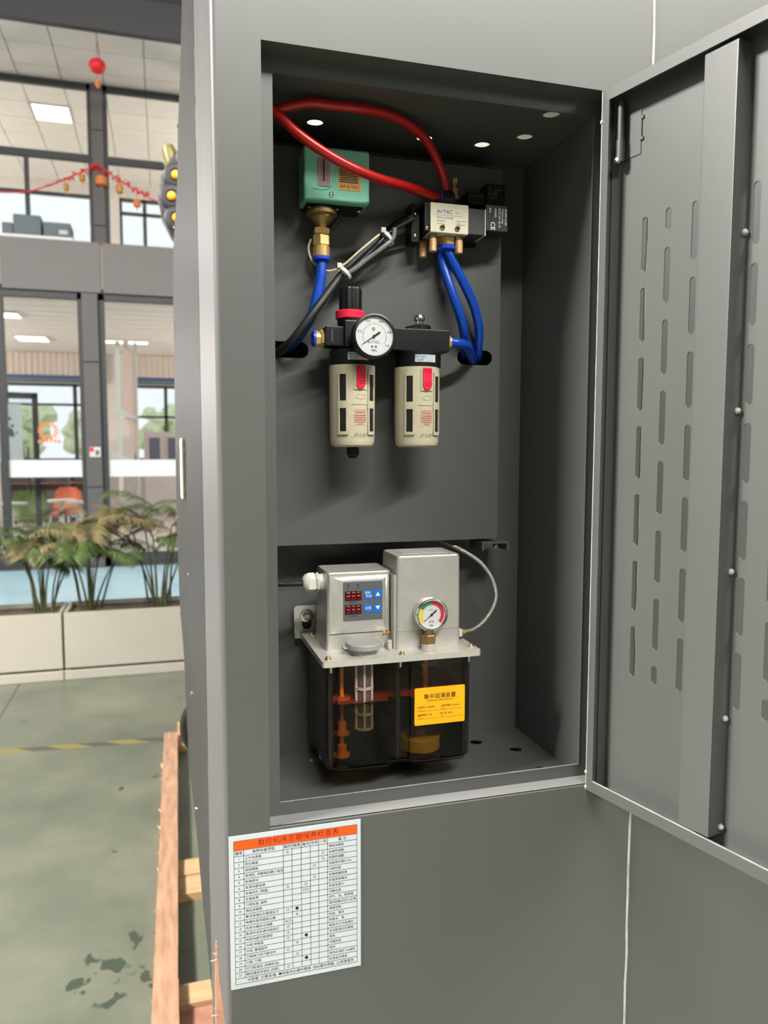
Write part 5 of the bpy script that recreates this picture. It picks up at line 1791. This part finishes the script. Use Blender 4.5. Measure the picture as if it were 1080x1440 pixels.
# level switch and intake filter in the oil
q = MB()
lx_, ly_ = 0.1668, 0.066
q.cyl((lx_, ly_, 1.290), (lx_, ly_, 1.190), 0.0020, n=10)
q.cyl((lx_, ly_, 1.2250), (lx_, ly_, 1.2140), 0.0042)
q.cyl((lx_, ly_, 1.2145), (lx_, ly_, 1.2125), 0.0078)
q.cyl((lx_, ly_, 1.2010), (lx_, ly_, 1.1915), 0.0046)
q.cyl((lx_, ly_, 1.1920), (lx_, ly_, 1.1898), 0.0082)
q.build('level_switch', AMBER, t)
MB().cyl((lx_, ly_, 1.2510), (lx_, ly_, 1.2450), 0.0092, b=0.001).build('float', mat('float_orange', (170, 74, 26), 0.4), t)
q = MB()
q.cyl((0.2515, 0.0705, 1.1880), (0.2515, 0.0705, 1.2020), 0.0205, n=36, b=0.001)
q.cyl((0.2515, 0.0705, 1.2020), (0.2515, 0.0705, 1.2080), 0.006)
q.build('intake_filter', FILT, t)
q = MB()
q.cyl((0.2560, 0.068, 1.2905), (0.2560, 0.068, 1.2760), 0.0028)
q.cyl((0.2560, 0.068, 1.2780), (0.2560, 0.068, 1.2740), 0.0045, n=6)
q.tube([(0.2560, 0.068, 1.2750), (0.2565, 0.070, 1.2650), (0.2600, 0.078, 1.2560), (0.2525, 0.072, 1.2050)], 0.0030, 8)
q.build('outlet_pipe', BRONZE, t)
# yellow label
LX0, LX1, LZ0, LZ1 = 0.2364, 0.2902, 1.2215, 1.2597
LT = Matrix.Translation((0, 0.0436, (LZ0+LZ1)/2)) @ Matrix.Rotation(PI/2, 4, 'X')
hz = (LZ1-LZ0)/2
lbl = MB().sheet(rrect(LX0, LX1, -hz, hz, 0.0015), [], 0.0003, LT).build('yellow_label', YELLOW, ro)
cx = (LX0+LX1)/2
LT2 = LT @ Matrix.Translation((0, 0, 0.0003))
q = MB().text([('集中润滑装置', cx, 0.0095, 0.0058, 'CENTER'), ('CENTRALIZED LUBRICATION UNIT', cx, 0.0055, 0.0018, 'CENTER'),
               ('公称压力: 0.8MPa', LX0+0.0025, -0.0010, 0.0026, 'LEFT'), ('公称流量: 0.3L/min', LX0+0.0275, -0.0010, 0.0026, 'LEFT'),
               ('Nominal pressure', LX0+0.0025, -0.0040, 0.0012, 'LEFT'), ('Nominal flow', LX0+0.0275, -0.0040, 0.0012, 'LEFT'),
               ('油箱容积: 3.0L', LX0+0.0025, -0.0088, 0.0026, 'LEFT'), ('电  压: 220V', LX0+0.0275, -0.0088, 0.0026, 'LEFT'),
               ('Tank capacity', LX0+0.0025, -0.0116, 0.0012, 'LEFT'), ('Voltage', LX0+0.0275, -0.0116, 0.0012, 'LEFT')], LT2)
q.M = LT2
for (xa, xb, y) in ((0.0022, 0.0255, -0.0050), (0.0270, 0.0520, -0.0050), (0.0022, 0.0255, -0.0128), (0.0270, 0.0520, -0.0128)):
    q.poly([(LX0+xa, y, 0), (LX0+xb, y, 0), (LX0+xb, y+0.00018, 0), (LX0+xa, y+0.00018, 0)])
q.M = None
q.build('label_print', INK, lbl)
# outlet hose
q = MB()
q.box(0.2910, 0.2985, 0.072, 0.0815, 1.3015, 1.3095, 0.0006)
q.build('outlet_block', WHITE, t)
q = MB()
q.hexn((0.2985, 0.077, 1.3050), (0.3020, 0.078, 1.3050), 0.0036)
q.cyl((0.3020, 0.078, 1.3050), (0.3045, 0.079, 1.3050), 0.0025)
q.build('outlet_nut', BRASS, t)
hose('oil_hose', [(0.3040, 0.079, 1.3050), (0.3150, 0.084, 1.3050), (0.3300, 0.092, 1.3100), (0.3440, 0.098, 1.3230), (0.3500, 0.102, 1.3380), (0.3470, 0.108, 1.3560), (0.3370, 0.116, 1.3720), (0.3230, 0.126, 1.3830), (0.3060, 0.140, 1.3920), (0.2950, 0.150, 1.3960)], 0.0024, mat('braided_steel', (0.42, 0.40, 0.36), 0.4, 0.8, bump=0.5, bscale=2500, linear=True),
     'thin braided steel oil hose looping up from the right side of the pump', 'hose')
